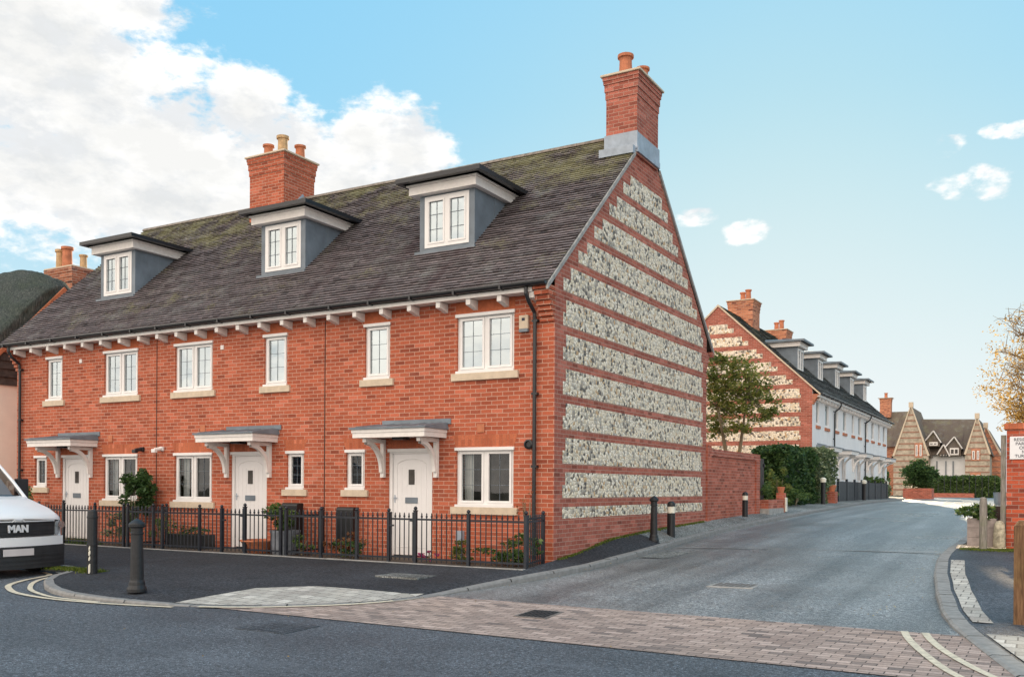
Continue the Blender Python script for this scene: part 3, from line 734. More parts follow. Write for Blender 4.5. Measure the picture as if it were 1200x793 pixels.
def railing(label, xs, gates, ret=None):
    root = thing('iron_railing', ((xs[0]+xs[-1])/2, YF, -.1), label, 'railing', 'black railings in front of the terrace')
    for x in xs: post(root, x, YF, -.13, .86 if x not in [g[1] for g in gates] else .90)
    for a, b in zip(xs, xs[1:]):
        if (a, b) in gates:
            gm = run(root, (a+.04, YF, 0), (b-.04, YF, 0), z=(-.07, .80), name='gate')
            h = MB(); h.box(a+.04, a+.06, YF-.012, YF+.012, -.03, .8); h.box(b-.06, b-.04, YF-.012, YF+.012, -.03, .8); h.box(b-.1, b-.02, YF-.03, YF+.02, .64, .67); h.box(a, a+.1, YF-.02, YF+.02, .55, .58)
            h.build('gate_frame', M['rail'], gm)
        else: run(root, (a+.03, YF, 0), (b-.03, YF, 0))
    if ret:
        for (p, q) in ret:
            run(root, (*p, 0), (*q, 0)); post(root, q[0], q[1], -.1, .84)
    return root
railing('black railing with gate before the right-hand door, turning back at the corner', [-5.06, -4.21, -3.37, -2.66, -2.09, -1.01, .08], [(-2.66, -2.09)], ret=[((.08, YF+.03), (-.13, -.12)), ((-5.06, YF+.03), (-5.06, -.1))])
railing('black railing with gate before the middle door of the terrace', [-9.55, -8.75, -8.47, -7.38, -6.76, -6.13, -5.2], [(-6.76, -6.13)], ret=[((-9.9, YF+.03), (-9.9, -.1))] and [((-9.55, YF+.03), (-9.55, -.1))])
railing('black railing before the left house, reaching behind the white van', [-15.0, -13.9, -12.6, -11.71, -10.63, -9.68], [(-12.6, -11.71)], ret=[((-15.0, YF+.03), (-15.0, -.1))])

# garden strip with stone edging
gs = MB(); gs.box(-15.2, .08, -1.16, .0, -.3, -.075)
tag(gs.build('garden_bed', M['soil']), kind='structure')
x = -15.2; ed = MB()
while x < .05:
    w_ = random.uniform(.42, .48); ed.box(x, min(x+w_-.01, .12), -1.27+random.uniform(-.004, .004), -1.163, -.3, -.062+random.uniform(-.004, .004)); x += w_
tag(ed.build('stone_edging', M['kerb'], bevel=.008), kind='structure')

# ------------------------------------------------------------------ vegetation helpers
def leafball(m, c, r, n, size, shell=.55, flat=1.0):
    for i in range(n):
        while True:
            p = Vector((random.uniform(-1, 1), random.uniform(-1, 1), random.uniform(-1, 1)))
            if shell < p.length < 1 or (p.length < shell and random.random() < .25): break
        q = Vector((c[0]+p.x*r[0], c[1]+p.y*r[1], c[2]+p.z*r[2]))
        u = Vector((random.gauss(0, 1), random.gauss(0, 1), random.gauss(0, .6))).normalized(); w = u.cross(Vector((random.gauss(0, 1), random.gauss(0, 1), random.gauss(0, 1)))).normalized()
        s = size*random.uniform(.6, 1.3)
        k = w.cross(u)*s*.12
        m.add([q-u*s, q-w*s*.5+k, q+u*s, q+w*s*.5+k], [(0, 1, 2, 3)], min(1, max(0, random.gauss(.5, .25)+.0)))
def clumpy(m, c, r, clumps, n, size, cr=.35):
    """foliage gathered in leaf clumps through an uneven volume, with gaps between"""
    for _ in range(clumps):
        while True:
            p = Vector((random.uniform(-1, 1), random.uniform(-1, 1), random.uniform(-1, 1)))
            if p.length < 1: break
        q = (c[0]+p.x*r[0], c[1]+p.y*r[1], c[2]+p.z*r[2]); k = cr*random.uniform(.6, 1.3)
        leafball(m, q, (k*r[0]*1.0, k*r[1], k*r[2]*.8), n, size, .2)
def shrub(name, loc, label, cat, mat, r, h, clumps=14, n=50, size=.04, stems=5, group=None, root=None, z=0):
    t = thing(name, loc, label, cat, group) if root is None else root
    m = MB(); clumpy(m, (loc[0], loc[1], loc[2]+h*.55), (r[0], r[1], h*.48), clumps, n, size)
    m.build('foliage', M[mat], t)
    s = MB()
    for i in range(stems):
        a = random.uniform(0, 2*pi); s.tube([(loc[0], loc[1], loc[2]), (loc[0]+r[0]*.4*cos(a), loc[1]+r[1]*.4*sin(a), loc[2]+h*.7)], [.012, .006], 5)
    s.build('stems', M['bark'], t)
    return t

shrub('climbing_shrub', (-10.35, -.30, .0), 'dark green shrub climbing the wall between the left and middle houses', 'shrub', 'leaf_dark', (.42, .2, .5), 1.65, 0, 0)
t_ = [o for o in COL.objects if o.name == 'climbing_shrub'][0]
m = MB(); clumpy(m, (-10.2, -.32, 1.12), (.48, .22, .42), 26, 70, .055); clumpy(m, (-10.3, -.28, .62), (.25, .18, .35), 8, 50, .05); m.build('leafy_crown', M['leaf_dark'], t_)
shrub('variegated_shrub', (-10.25, -.75, -.07), 'pale variegated shrub behind the railings, just left of the round bollard', 'shrub', 'leaf_varieg', (.55, .3, .4), .72, 22, 60, .035)
shrub('euonymus_bush', (-9.1, -.6, -.07), 'loose green bush behind the railing beside the climbing shrub', 'shrub', 'leaf_mid', (.3, .3, .4), .75, 9, 40, .035)
shrub('leafy_bush', (-13.9, -.5, -.07), 'green bush under the small window behind the van bonnet', 'shrub', 'leaf_mid', (.5, .35, .6), 1.15, 16, 50, .05)
shrub('low_shrub', (-4.15, -.55, -.07), 'russet heather-like shrub below the black meter box by the right door', 'shrub', 'leaf_red', (.5, .28, .3), .5, 14, 50, .03)
shrub('ground_shrub', (-3.75, -.75, -.07), 'low green shrub at the foot of the gate post left of the right door', 'shrub', 'leaf_dark', (.4, .22, .3), .34, 9, 45, .035)
shrub('leafy_shrub', (-5.0, -.75, -.07), 'small green plant beside the grey planter behind the railing', 'shrub', 'leaf_mid', (.28, .22, .3), .38, 7, 45, .035)
shrub('corner_shrub', (-.45, -.65, -.07), 'dark green shrub behind the railings at the house corner', 'shrub', 'leaf_mid', (.48, .3, .3), .5, 18, 55, .04)
shrub('bright_shrub', (-1.45, -.62, -.07), 'yellow-green plant under the ground floor window of the end house', 'shrub', 'leaf_lime', (.35, .25, .3), .36, 9, 45, .035)
shrub('pink_plant', (-2.0, -.85, -.07), 'small pink flowering plant beside the right-hand door', 'plant', 'pink', (.18, .12, .2), .24, 6, 30, .022)
shrub('climbing_stem_plant', (-.45, -.12, .0), 'thin bare climber growing up the downpipe at the corner', 'plant', 'leaf_red', (.2, .08, .5), 1.4, 8, 14, .022)
m = MB()
for i in range(900):
    x = random.uniform(-12.6, -10.7); y = random.uniform(-1.12, -.8); h = random.uniform(.08, .2); a = random.uniform(0, pi)
    m.add([(x, y, -.08), (x+.012*cos(a), y+.012*sin(a), -.08), (x+random.uniform(-.05, .05), y+random.uniform(-.05, .05), -.08+h)], [(0, 1, 2)])
tag(m.build('grass_tuft', M['leaf_mid']), 'strip of green grass at the railing foot beside the van', 'grass', kind='stuff')
# planters
def planter_round(name, loc, r0, r1, h, mat, label, cat, soil=True):
    t = thing(name, loc, label, cat); m = MB()
    m.lathe(loc, [(r0, 0), (r1, h*.9), (r1*1.06, h*.9), (r1*1.06, h), (r1*.92, h), (r1*.9, h*.85), (.001, h*.85)], 20); m.build('pot', M[mat], t); return t
planter_round('terracotta_bowl', (-6.1, -.75, -.075), .2, .36, .26, 'terracotta', 'wide terracotta bowl beside the middle door', 'planter')
tp = planter_round('grey_planter', (-5.45, -.72, -.075), .24, .28, .46, 'greybox', 'tall grey planter with a green bush behind the railings', 'planter')
m = MB(); clumpy(m, (-5.45, -.72, .62), (.42, .3, .28), 18, 60, .04); m.build('bush', M['leaf_mid'], tp)
tb = thing('trough_planter', (-8.3, -.5, -.075), 'dark trough planter under the window of the middle house', 'planter')
m = MB(); m.box(-8.85, -7.75, -.65, -.35, -.075, .22); m.build('trough', M['plastic'], tb, bevel=.01)
m = MB(); clumpy(m, (-8.3, -.5, .28), (.5, .16, .12), 12, 30, .03); m.build('foliage', M['leaf_dark'], tb)

# ------------------------------------------------------------------ ground, roads, pavements
def sheet(name, rows, mat, kind='structure'):
    m = MB(); n = len(rows[0]); pts = [p for r in rows for p in r]
    m.add(pts, [(i*n+j, i*n+j+1, (i+1)*n+j+1, (i+1)*n+j) for i in range(len(rows)-1) for j in range(n-1)])
    me = m.build(name, M[mat]);
    for p in me.data.polygons: p.use_smooth = True
    # make normals point up
    if me.data.polygons[0].normal.z < 0: me.data.flip_normals()
    return tag(me, kind=kind)
ys = sorted({-400, -200, -100, -60, -30, -14, -10, -6, -4.8, -3.7, -2.4, -1.2, 0, 1, 2, 3, 4, 6, 8, 10, 13, 16, 20, 25, 30, 40, 50, 60, 80, 120, 200, 400})
sheet('ground', [[(x, y, zr(y)-.02) for x in (-500, -100, -40, 0, 6, 40, 100, 500)] for y in ys], 'ground')
ym = [y for y in ys if -60 <= y <= -3.7]
sheet('main_road', [[(x, y, zr(y)) for x in (-300, -60, -20, -5, 0, 5, 10, 30, 100, 300)] for y in ym if y > -20], 'road')
# kerb line of the left pavement: (x, y, kerb upstand), inner edge (x, y, z)
KL = [(-80, -4.15, .11), (-30, -4.15, .11), (-9, -4.15, .11), (-7.2, -4.18, .10), (-6.75, -4.35, .09), (-6.45, -4.72, .085), (-6.18, -5.12, .08), (-5.75, -5.52, .075), (-5.15, -5.9, .07), (-4.6, -6.16, .065), (-4.1, -6.31, .06), (-3.6, -6.37, .055), (-3.1, -6.37, .045),
      (-2.6, -6.3, .03), (-2.2, -6.2, .018), (-1.6, -6.02, .012), (-1.1, -5.72, .012), (-.6, -5.3, .012), (-.2, -4.86, .012), (.02, -4.45, .014), (.14, -4.0, .02), (.22, -3.4, .035), (.34, -2.8, .06), (.46, -2.2, .08), (.58, -1.5, .095), (.67, -.8, .10), (.71, 0, .10), (.72, .8, .10), (.72, 1.7, .1), (.71, 2.6, .1), (.66, 3.7, .1),
      (.61, 4.8, .1), (.58, 6.4, .1), (.57, 8, .1), (.58, 10, .1), (.6, 12, .1), (.6, 15, .1), (.6, 20, .1), (.36, 26, .1), (.05, 32, .1), (-.05, 38, .1), (-.2, 45, .1), (-.8, 51, .1), (-2.2, 57, .1), (-6, 61, .1), (-20, 63, .1)]
def inner(kx, ky):
    if ky < -1.5 or kx < -7: return (min(kx, .1), -1.272, -.075)
    if ky < 0: return (.13 if ky < -1.1 else .09, min(-1.25, ky) if ky < -1.2 else ky, -.07+.06*(ky+1.5)/1.5)
    if ky <= 13: return (0.013, ky, zw(ky))
    xx = interp(ky, [(13, .0), (14.5, -.2), (20, -.9), (30, -1.0), (38, -1.0), (50, -1.6), (57, -4), (61, -8), (64, -22)]); return (xx, ky+(.2 if ky > 50 else 0), zw(ky))
NK = 6
def offs(i, d, K_=KL):
    a = Vector(K_[max(i-1, 0)][:2]); b = Vector(K_[min(i+1, len(K_)-1)][:2]); t = (b-a).normalized(); n = Vector((-t.y, t.x)); return Vector(K_[i][:2])+n*d
rows = []; kt = []
for i, (kx, ky, h) in enumerate(KL):
    q = offs(i, .13); zt = zr(ky)+h; I = inner(kx, ky)
    if ky < -1.3 and kx > -6: I = (min(.1, kx*.97), -1.272, -.075)
    rows.append([(q.x+(I[0]-q.x)*j/NK, q.y+(I[1]-q.y)*j/NK, zt+.001+(I[2]-zt)*(j/NK)**.8) for j in range(NK+1)])
    kt.append(((kx, ky, zt), (q.x, q.y, zt+.001)))
i0 = [i for i, k in enumerate(KL) if k[1] >= 3.6][0]
sheet('pavement', rows[:i0+1], 'pave')
sheet('pavement_side', rows[i0:], 'pave2')
def kerbs(name, K_, w, mat='kerb', step=.9, sgn=1):
    P = []
    # resample along the line
    L = [Vector((k[0], k[1], 0)) for k in K_]; H = [k[2] for k in K_]
    for a, b, ha, hb in zip(L, L[1:], H, H[1:]):
        n = max(1, round((b-a).length/.3)) if (b-a).length < 20 else 4
        for i in range(n): P.append(((a+(b-a)*i/n), ha+(hb-ha)*i/n))
    P.append((L[-1], H[-1])); m = MB(); cum = 0; j = .0; z_j = 0
    for k in range(len(P)-1):
        (a, ha), (b, hb) = P[k], P[k+1]; t0 = (P[min(k+1, len(P)-1)][0]-P[max(k-1, 0)][0]).normalized(); t1 = (P[min(k+2, len(P)-1)][0]-P[k][0]).normalized()
        n0 = Vector((-t0.y, t0.x, 0))*w*sgn; n1 = Vector((-t1.y, t1.x, 0))*w*sgn
        cum += (b-a).length
        za, zb = zr(a.y), zr(b.y); g_ = .022 if cum > step else 0
        if cum > step: cum = 0; z_j = random.uniform(-.004, .004)
        bb = b-(b-a).normalized()*g_; bev = min(.02, ha*.4)
        e = z_j+.004
        f1 = [(a.x, a.y, za-.05), (bb.x, bb.y, zb-.05), (bb.x, bb.y, zb+hb-bev), (a.x, a.y, za+ha-bev)]
        c1 = a+n0*(.15); c2 = bb+n1*(.15)
        top = [(c1.x, c1.y, za+ha+e), (c2.x, c2.y, zb+hb+e), ((bb+n1).x, (bb+n1).y, zb+hb+e), ((a+n0).x, (a+n0).y, za+ha+e)]
        r_ = random.random()
        m.add(f1+top, [(0, 1, 2, 3), (3, 2, 5, 4), (4, 5, 6, 7), (1, 6, 5, 2)], r_)
        if g_: # joint
            m.add([(bb.x, bb.y, zb-.05), (b.x, b.y, zb-.05), (b.x, b.y, zb+hb-bev-.015), (bb.x, bb.y, zb+hb-bev-.015)], [(0, 1, 2, 3)])
    o = m.build(name, M[mat]); return tag(o, kind='structure')
kerbs('kerb_left', KL[1:], .13, 'kerb_dark')
KRt = [(9.5, -9.5, .02), (8.6, -8.0, .02), (7.75, -6.9, .02), (7.13, -5.7, .02), (6.81, -4.5, .025), (6.45, -3.2, .05), (6.28, -2.4, .075), (6.18, -1.64, .09), (6.07, -.9, .1), (5.98, 0, .1), (5.86, 1.0, .1), (5.79, 1.9, .1), (5.72, 2.8, .1), (5.69, 3.7, .1), (5.70, 4.8, .1), (5.75, 6, .1), (5.82, 7.8, .1), (5.9, 12, .1), (6, 20, .1), (6, 40, .1), (6, 66, .1)]
rr = []
for i, (kx, ky, h) in enumerate(KRt):
    q = offs(i, -.18, KRt); zt = zr(ky)+h
    rr.append([(q.x+(a_)*1.0, q.y-(.0 if ky > -3 else a_*.5), zt+.001+.004*a_) for a_ in (0, .4, 1, 2, 5, 15, 60)])
i1 = [i for i, k in enumerate(KRt) if k[1] > 4.7][0]
sheet('pavement_right', rr[:i1+1], 'pave3'); sheet('verge_right', rr[i1:], 'soil')
kerbs('kerb_right', KRt, .18, sgn=-1)
# side road sheet, just above the ground, between the kerbs
sr = []
for y in [-3.72, -3, -2.2, -1.2, -.2, 1, 2, 3, 3.9, 4.1, 5, 6, 8, 10, 13, 16, 20, 26, 32, 38, 45, 52, 58, 66]:
    xl = interp(y, [(k[1], k[0]) for k in KL if k[1] > -4.1]) if y < 50 else -30; xr_ = interp(y, [(k[1], k[0]) for k in KRt])
    if y > 58: xl = -60
    sr.append([(xl-.05+(xr_-xl+.1)*j/8, y, zr(y)+.004+.03*sin(pi*j/8)*(0 if y < -3.5 else 1)) for j in range(9)])
sheet('side_road', sr, 'road2')
# paved crossing between kerbs
cr = []
for y in (-6.05, -5.7, -5.3, -4.9, -4.5, -4.1, -3.7):
    xl = interp(y, [(-6.05, -1.62), (-5.72, -1.1), (-5.3, -.6), (-4.86, -.2), (-4.45, .02), (-4.0, .14), (-3.7, .18)]); xr_ = interp(y, [(k[1], k[0]) for k in KRt if k[1] > -7])
    cr.append([(xl+(xr_-xl)*j/6, y+(.0 if y > -6 else -.12*j/6), zr(y)+.008) for j in range(7)])
sheet('paved_crossing', cr, 'setts')
def poly_sheet(name, pts, dz, mat, fn=zr):
    m = MB(); m.add([(x, y, fn(y)+dz) for x, y in pts], [tuple(range(len(pts)))])
    o = m.build(name, M[mat]);
    if o.data.polygons[0].normal.z < 0: o.data.flip_normals()
    return tag(o, kind='structure')
# tactile slabs at both sides of the crossing, following the pavement surface
def pz(pts, z): return [(x, y, z) for x, y in pts]
def draped(name, P, mat):
    m = MB(); m.add(P, [tuple(range(len(P)))]); o = m.build(name, M[mat])
    if o.data.polygons[0].normal.z < 0: o.data.flip_normals()
    return tag(o, kind='structure')
# tactile slabs on the dropped part of the left kerb, draped over the pavement rows
tr_ = []
for i, (kx, ky, h) in enumerate(KL):
    if not (ky < -3.9 and -2.3 < kx < .2): continue
    q = offs(i, .14); zt = zr(ky)+h; I = (min(.1, kx*.97), -1.272, -.075); row = []
    ye = interp(kx, [(-2.2, -4.7), (-1.6, -4.15), (0, -4.0), (.2, -3.7)]); se = max(.02, (ye-q.y)/(I[1]-q.y))
    for j in range(9):
        s_ = se*j/8; row.append((q.x+(I[0]-q.x)*s_, q.y+(I[1]-q.y)*s_, zt+.006+(I[2]-zt)*s_**.8+.0))
    tr_.append(row)
sheet('tactile_paving', tr_, 'tactile')
# right-hand tactile strip and slabs
def rp(y): return interp(y, [(k[1], k[0]+.19) for k in KRt])
st = []
for y in (-3.1, -2.4, -1.6, -.8, 0, 1, 2, 2.7):
    h = interp(y, [(k[1], k[2]) for k in KRt]); st.append([(rp(y)+.03+(a_), y, zr(y)+h+.012) for a_ in (0, .1, .2)])
sheet('corduroy_strip', st, 'tactile')
st = []
for y in (-6.6, -5.7, -4.9, -4.5, -4.1, -3.75):
    h = interp(y, [(k[1], k[2]) for k in KRt]); st.append([(rp(y)+.02+(a_), y, zr(y)+h+.014) for a_ in (0, .5, 1.2, 2, 3)])
sheet('tactile_paving', st, 'tactile')
def stripe(name, pts, w, mat, dz=.012, fn=zr):
    P = [Vector((x, y, fn(y)+dz)) for x, y in pts]; Q = []
    for a, b in zip(P, P[1:]):
        n = max(1, int((b-a).length/.25))
        for i in range(n): Q.append(a+(b-a)*i/n)
    Q.append(P[-1]); m = MB(); L = []
    for i, p in enumerate(Q):
        t = (Q[min(i+1, len(Q)-1)]-Q[max(i-1, 0)]).normalized(); n = Vector((-t.y, t.x, 0))*w/2
        L.append((p-n, p+n))
    for (a, b), (c, d) in zip(L, L[1:]): m.quad(a, c, d, b)
    o = m.build(name, M[mat])
    if o.data.polygons[0].normal.z < 0: o.data.flip_normals()
    return tag(o, kind='structure')
def smooth(pts, n=6):
    out = []
    P = [pts[0]]+list(pts)+[pts[-1]]
    for i in range(1, len(P)-2):
        for k in range(n):
            t = k/n; a, b, c, d = P[i-1], P[i], P[i+1], P[i+2]
            out.append(tuple(.5*((2*b[j])+(-a[j]+c[j])*t+(2*a[j]-5*b[j]+4*c[j]-d[j])*t*t+(-a[j]+3*b[j]-3*c[j]+d[j])*t**3) for j in (0, 1)))
    return out+[pts[-1]]
stripe('road_line', smooth([(-7.4, -4.42), (-6.95, -4.62), (-6.72, -4.95), (-6.5, -5.35), (-6.1, -5.83), (-5.6, -6.15), (-4.95, -6.42), (-4.0, -6.56), (-3.0, -6.5), (-2.0, -6.3)]), .085, 'line')
stripe('road_line', smooth([(-7.3, -4.25), (-6.8, -4.5), (-6.52, -4.95), (-6.25, -5.3), (-5.85, -5.65), (-5.25, -6.05), (-4.7, -6.28), (-4.1, -6.44), (-3.2, -6.46)]), .07, 'line')
stripe('road_line', smooth([(-1.75, -6.12), (-1.2, -5.86), (-.7, -5.45), (-.3, -5.02), (-.08, -4.6), (.06, -4.15), (.12, -3.75)]), .10, 'line', .016)
stripe('road_line', smooth([(6.05, -3.72), (6.15, -4.2), (6.35, -4.9), (6.65, -5.75), (7.0, -6.4)]), .075, 'line', .016)
stripe('road_line', smooth([(6.25, -3.72), (6.36, -4.2), (6.56, -4.85), (6.87, -5.6), (7.3, -6.4)]), .075, 'line', .016)
# drainage channel and covers in the side road
stripe('drain_channel', [(.85, 3.75), (5.62, 4.55)], .1, 'concrete', .034)
def cover(name, P, fn, mat, label, frame='concrete', dz=.03):
    c = sum((Vector(p) for p in P), Vector((0, 0)))/4; z = fn(c.y)+dz
    t = thing(name, (c.x, c.y, z), label, 'drain cover')
    m = MB(); m.add([(x, y, z) for x, y in P]+[(x, y, z-.05) for x, y in P], [(0, 1, 2, 3), (4, 5, 1, 0), (5, 6, 2, 1), (6, 7, 3, 2), (7, 4, 0, 3)]); o = m.build('frame', M[frame], t)
    m = MB(); n = 7
    A, B, C_, D = [c+(Vector(p)-c)*.84 for p in P]
    for i in range(n):
        a0, a1 = (i+.12)/n, (i+.88)/n
        for j in range(4):
            b0, b1 = (j+.06)/4, (j+.94)/4
            q = [A.lerp(B, u).lerp(D.lerp(C_, u), v) for u, v in ((a0, b0), (a1, b0), (a1, b1), (a0, b1))]
            m.add([(p.x, p.y, z+.004) for p in q], [(0, 1, 2, 3)])
    m.build('plate', M[mat], t)
cover('drain_cover', [(3.12, -.66), (3.78, -.62), (3.80, -1.32), (3.16, -1.40)], zr, 'iron', 'rusty square cover in the middle of the side road', dz=.035)
cover('drain_grate', [(1.92, -4.2), (2.34, -4.2), (2.42, -4.85), (2.0, -4.85)], zr, 'dark', 'dark grate set in the block-paved crossing', 'iron', .014)
cover('drain_cover', [(-.15, -6.5), (.55, -6.5), (.6, -7.1), (-.1, -7.1)], zr, 'road', 'dull square cover in the main road at the edge of the crossing', 'pave3', .006)
cover('manhole_cover', [(-1.5, -2.95), (-.72, -2.95), (-.72, -2.45), (-1.5, -2.45)], lambda y: -.112, 'pave2', 'pale concrete cover in the pavement before the end house', 'pave2', .006)
stripe('road_patch', [(1.05, 1.9), (1.15, 3.1)], .55, 'pave2', .022)

# ------------------------------------------------------------------ bollards
def bollard_iron(loc, h, label, r=.085):
    t = thing('cast_iron_bollard', loc, label, 'bollard', 'cast iron bollards'); s = h/1.0; m = MB()
    m.lathe(loc, [(r*1.42, 0), (r*1.42, .04*s), (r*1.34, .06*s), (r*1.18, .09*s), (r*1.14, .13*s), (r*1.0, .16*s), (r*.98, .2*s), (r*.84, .74*s), (r*.84, .775*s), (r*.95, .785*s), (r*.95, .805*s), (r*.84, .815*s), (r*.86, .87*s)], 20); m.build('shaft', M['castiron'], t)
    m = MB(); m.lathe(loc, [(r*.95, .87*s), (r*1.2, .885*s), (r*1.22, .92*s), (r*1.1, .935*s), (r*.7, .965*s), (r*.2, .99*s), (.002, 1.0*s)], 20); m.build('cap', M['castiron'], t)
    return t
bollard_iron((-3.22, -5.86, -.185), .98, 'dark cast iron bollard with a pointed cap near the kerb corner in the foreground', .09)
bollard_iron((.42, 3.6, .16), .93, 'cast iron bollard with a knob top beside the striped gable wall', .075)
t = thing('square_bollard', (-5.72, -4.72, -.16), 'plain black post bollard with scraped white paint beside the white van', 'bollard')
m = MB(); m.lathe((-5.72, -4.72, -.17), [(.078, 0), (.078, .45), (.084, .455), (.084, .48), (.078, .485), (.078, .88), (.084, .885), (.084, .91), (.078, .915), (.074, .99), (.055, 1.015), (.002, 1.02)], 14); m.build('shaft', M['castiron'], t)
m = MB()
for (z, w, h) in ((.02, .03, .13), (.22, .02, .05), (.30, .028, .06), (.38, .015, .05)):
    for k in range(2): a = -1.25+k*.12; m.cbox((-5.72+.0785*cos(a), -4.72+.0785*sin(a), -.17+z+h/2+.02*k), (w, .006, h))
m.build('paint_chips', M['bandwhite'], t)
def bollard_band(loc, h, label, r=.07):
    t = thing('banded_bollard', loc, label, 'bollard', 'black bollards with a white reflective band'); m = MB()
    m.lathe(loc, [(r, 0), (r, h*.66), (r*.9, h*.67)], 14); m.build('shaft', M['plastic'], t)
    m = MB(); m.lathe(loc, [(r*.96, h*.672), (r*.96, h*.85)], 14); m.build('reflective_band', M['bandwhite'], t)
    m = MB(); m.lathe(loc, [(r*1.05, h*.852), (r*1.05, h*.9), (r*.85, h*.96), (r*.4, h*.995), (.002, h)], 14); m.build('cap', M['plastic'], t)
bollard_band((.36, 4.75, .19), .78, 'black bollard with a reflective band, next to the cast iron one by the gable', .085)
bollard_band((.33, 10.4, .50), .66, 'black bollard with a white band in front of the garden wall', .075)

# ------------------------------------------------------------------ garden wall beside the gable
gw = thing('garden_wall', (-.1, 10.5, .4), 'red brick garden wall running back from the striped gable', 'wall')
m = MB(); m.box(-.22, .0, 8.42, 12.9, .1, 2.12); m.build('wall', M['brick_wall'], gw)
m = MB(); m.box(-.25, .05, 8.12, 8.419, .1, 2.3); m.box(-.25, .04, 12.55, 12.93, .1, 2.12); m.build('pier', M['brick_wall'], gw)
m = MB(); m.box(-.25, .035, 8.42, 12.96, 2.121, 2.23); m.box(-.26, .045, 8.42, 12.97, 2.05, 2.119); m.build('coping', M['brick_gable'], gw, bevel=.008)
# gate, low brick planter and pillar beyond it
gt = thing('garden_gate', (-.35, 14.2, .55), 'dark timber gate beyond the end of the garden wall', 'gate')
m = MB()
for i in range(9): m.box(-.2-.005*i, -.17-.005*i, 13.05+i*.14, 13.17+i*.14, .6, 2.15)
m.build('boards', M['timber_dark'], gt); m = MB(); m.box(-.24, -.21, 13.0, 14.4, .75, .85); m.box(-.24, -.21, 13.0, 14.4, 1.9, 2.0); m.build('frame', M['timber_dark'], gt)
bp = thing('brick_planter', (.0, 13.9, .5), 'low brick planter at the foot of the dark gate', 'planter')
m = MB(); m.box(-.1, .22, 13.2, 14.9, .4, .92); m.build('bricks', M['brick_wall'], bp)
m = MB(); m.box(-.12, .24, 13.18, 14.92, .4, .66); m.build('plinth', M['concrete'], bp)
m = MB(); clumpy(m, (.0, 13.9, 1.25), (.12, .6, .4), 10, 30, .05); m.build('foliage', M['leaf_mid'], bp)
m = MB(); m.box(.0, .25, 14.95, 15.15, .4, 1.12); pl = m.build('gate_pillar', M['brick_wall']); tag(pl, 'small brick pillar with a flower pot beside the low planter', 'pillar')
m = MB(); m.box(.26, .30, 14.96, 15.12, .55, .98); m.build('white_plate', M['bandwhite'], pl)
m = MB(); m.lathe((.12, 15.05, 1.121), [(.08, 0), (.12, .16), (.12, .19), (.1, .19)], 12); tag(m.build('flower_pot', M['terracotta']), 'terracotta pot on top of the small brick pillar', 'flower pot')

# ------------------------------------------------------------------ trees
def tree(name, loc, label, trunks, blobs, leaf, bark, n=45, size=.09, cr=.4, group=None, twigs=0, extra=None):
    t = thing(name, loc, label, 'tree', group); m = MB()
    tips = []
    for pts, r0, r1 in trunks:
        k = len(pts); m.tube(pts, [r0+(r1-r0)*i/(k-1) for i in range(k)], 8); tips.append(Vector(pts[-1]))
    for (c, r, cl) in blobs:
        for _ in range(max(3, cl//4)):
            b = min(tips, key=lambda q: (q-Vector(c)).length); e = Vector((c[0]+random.uniform(-1, 1)*r[0]*.8, c[1]+random.uniform(-1, 1)*r[1]*.8, c[2]+random.uniform(-.8, .9)*r[2]))
            mid = b.lerp(e, .5)+Vector((random.uniform(-.2, .2), random.uniform(-.2, .2), random.uniform(-.1, .3)))
            m.tube([b, b.lerp(mid, .5)+Vector((random.uniform(-.1, .1), 0, random.uniform(-.1, .1))), mid, mid.lerp(e, .5)+Vector((random.uniform(-.1, .1), 0, random.uniform(-.1, .1))), e], [.028, .022, .015, .01, .005], 5)
            for _ in range(twigs):
                s0 = mid.lerp(e, random.random()); d = Vector((random.gauss(0, .22), random.gauss(0, .22), random.gauss(.1, .25))); m.tube([s0, s0+d*.5+Vector((0, 0, .05)), s0+d], [.01, .007, .003], 4)
    m.build('trunk', M[bark], t)
    f = MB()
    for (c, r, cl) in blobs: clumpy(f, c, r, cl, n, size, cr)
    if extra: f2 = MB(); [clumpy(f2, c, r, cl, n, size, cr) for (c, r, cl) in extra[0]]; f2.build('pale_foliage', M[extra[1]], t)
    f.build('crown', M[leaf], t); return t
tree('small_tree', (-.95, 13.2, .6), 'small leafy tree with two pale stems behind the garden wall', [
    ([(-.95, 13.2, .6), (-1.0, 13.2, 2.0), (-1.15, 13.1, 3.0), (-1.3, 13.1, 3.7)], .09, .03), ([(-.8, 13.3, .6), (-.72, 13.3, 2.0), (-.6, 13.35, 3.0), (-.5, 13.4, 3.9)], .08, .025)],
    [((-.7, 13.3, 4.15), (1.0, .9, .9), 46), ((-1.35, 13.1, 3.6), (.7, .7, .75), 22), ((-.15, 13.5, 3.75), (.62, .6, .55), 16), ((-.8, 13.2, 4.7), (.75, .7, .5), 16), ((-.85, 13.2, 3.2), (.75, .6, .5), 14)], 'leaf_olive', 'bark', 42, .06, .32,
    extra=([((-1.45, 13.1, 4.75), (.6, .6, .5), 16), ((-.9, 13.2, 4.3), (1.1, .9, .9), 8), ((-.3, 13.4, 3.9), (.8, .7, .6), 6)], 'leaf_lime'))
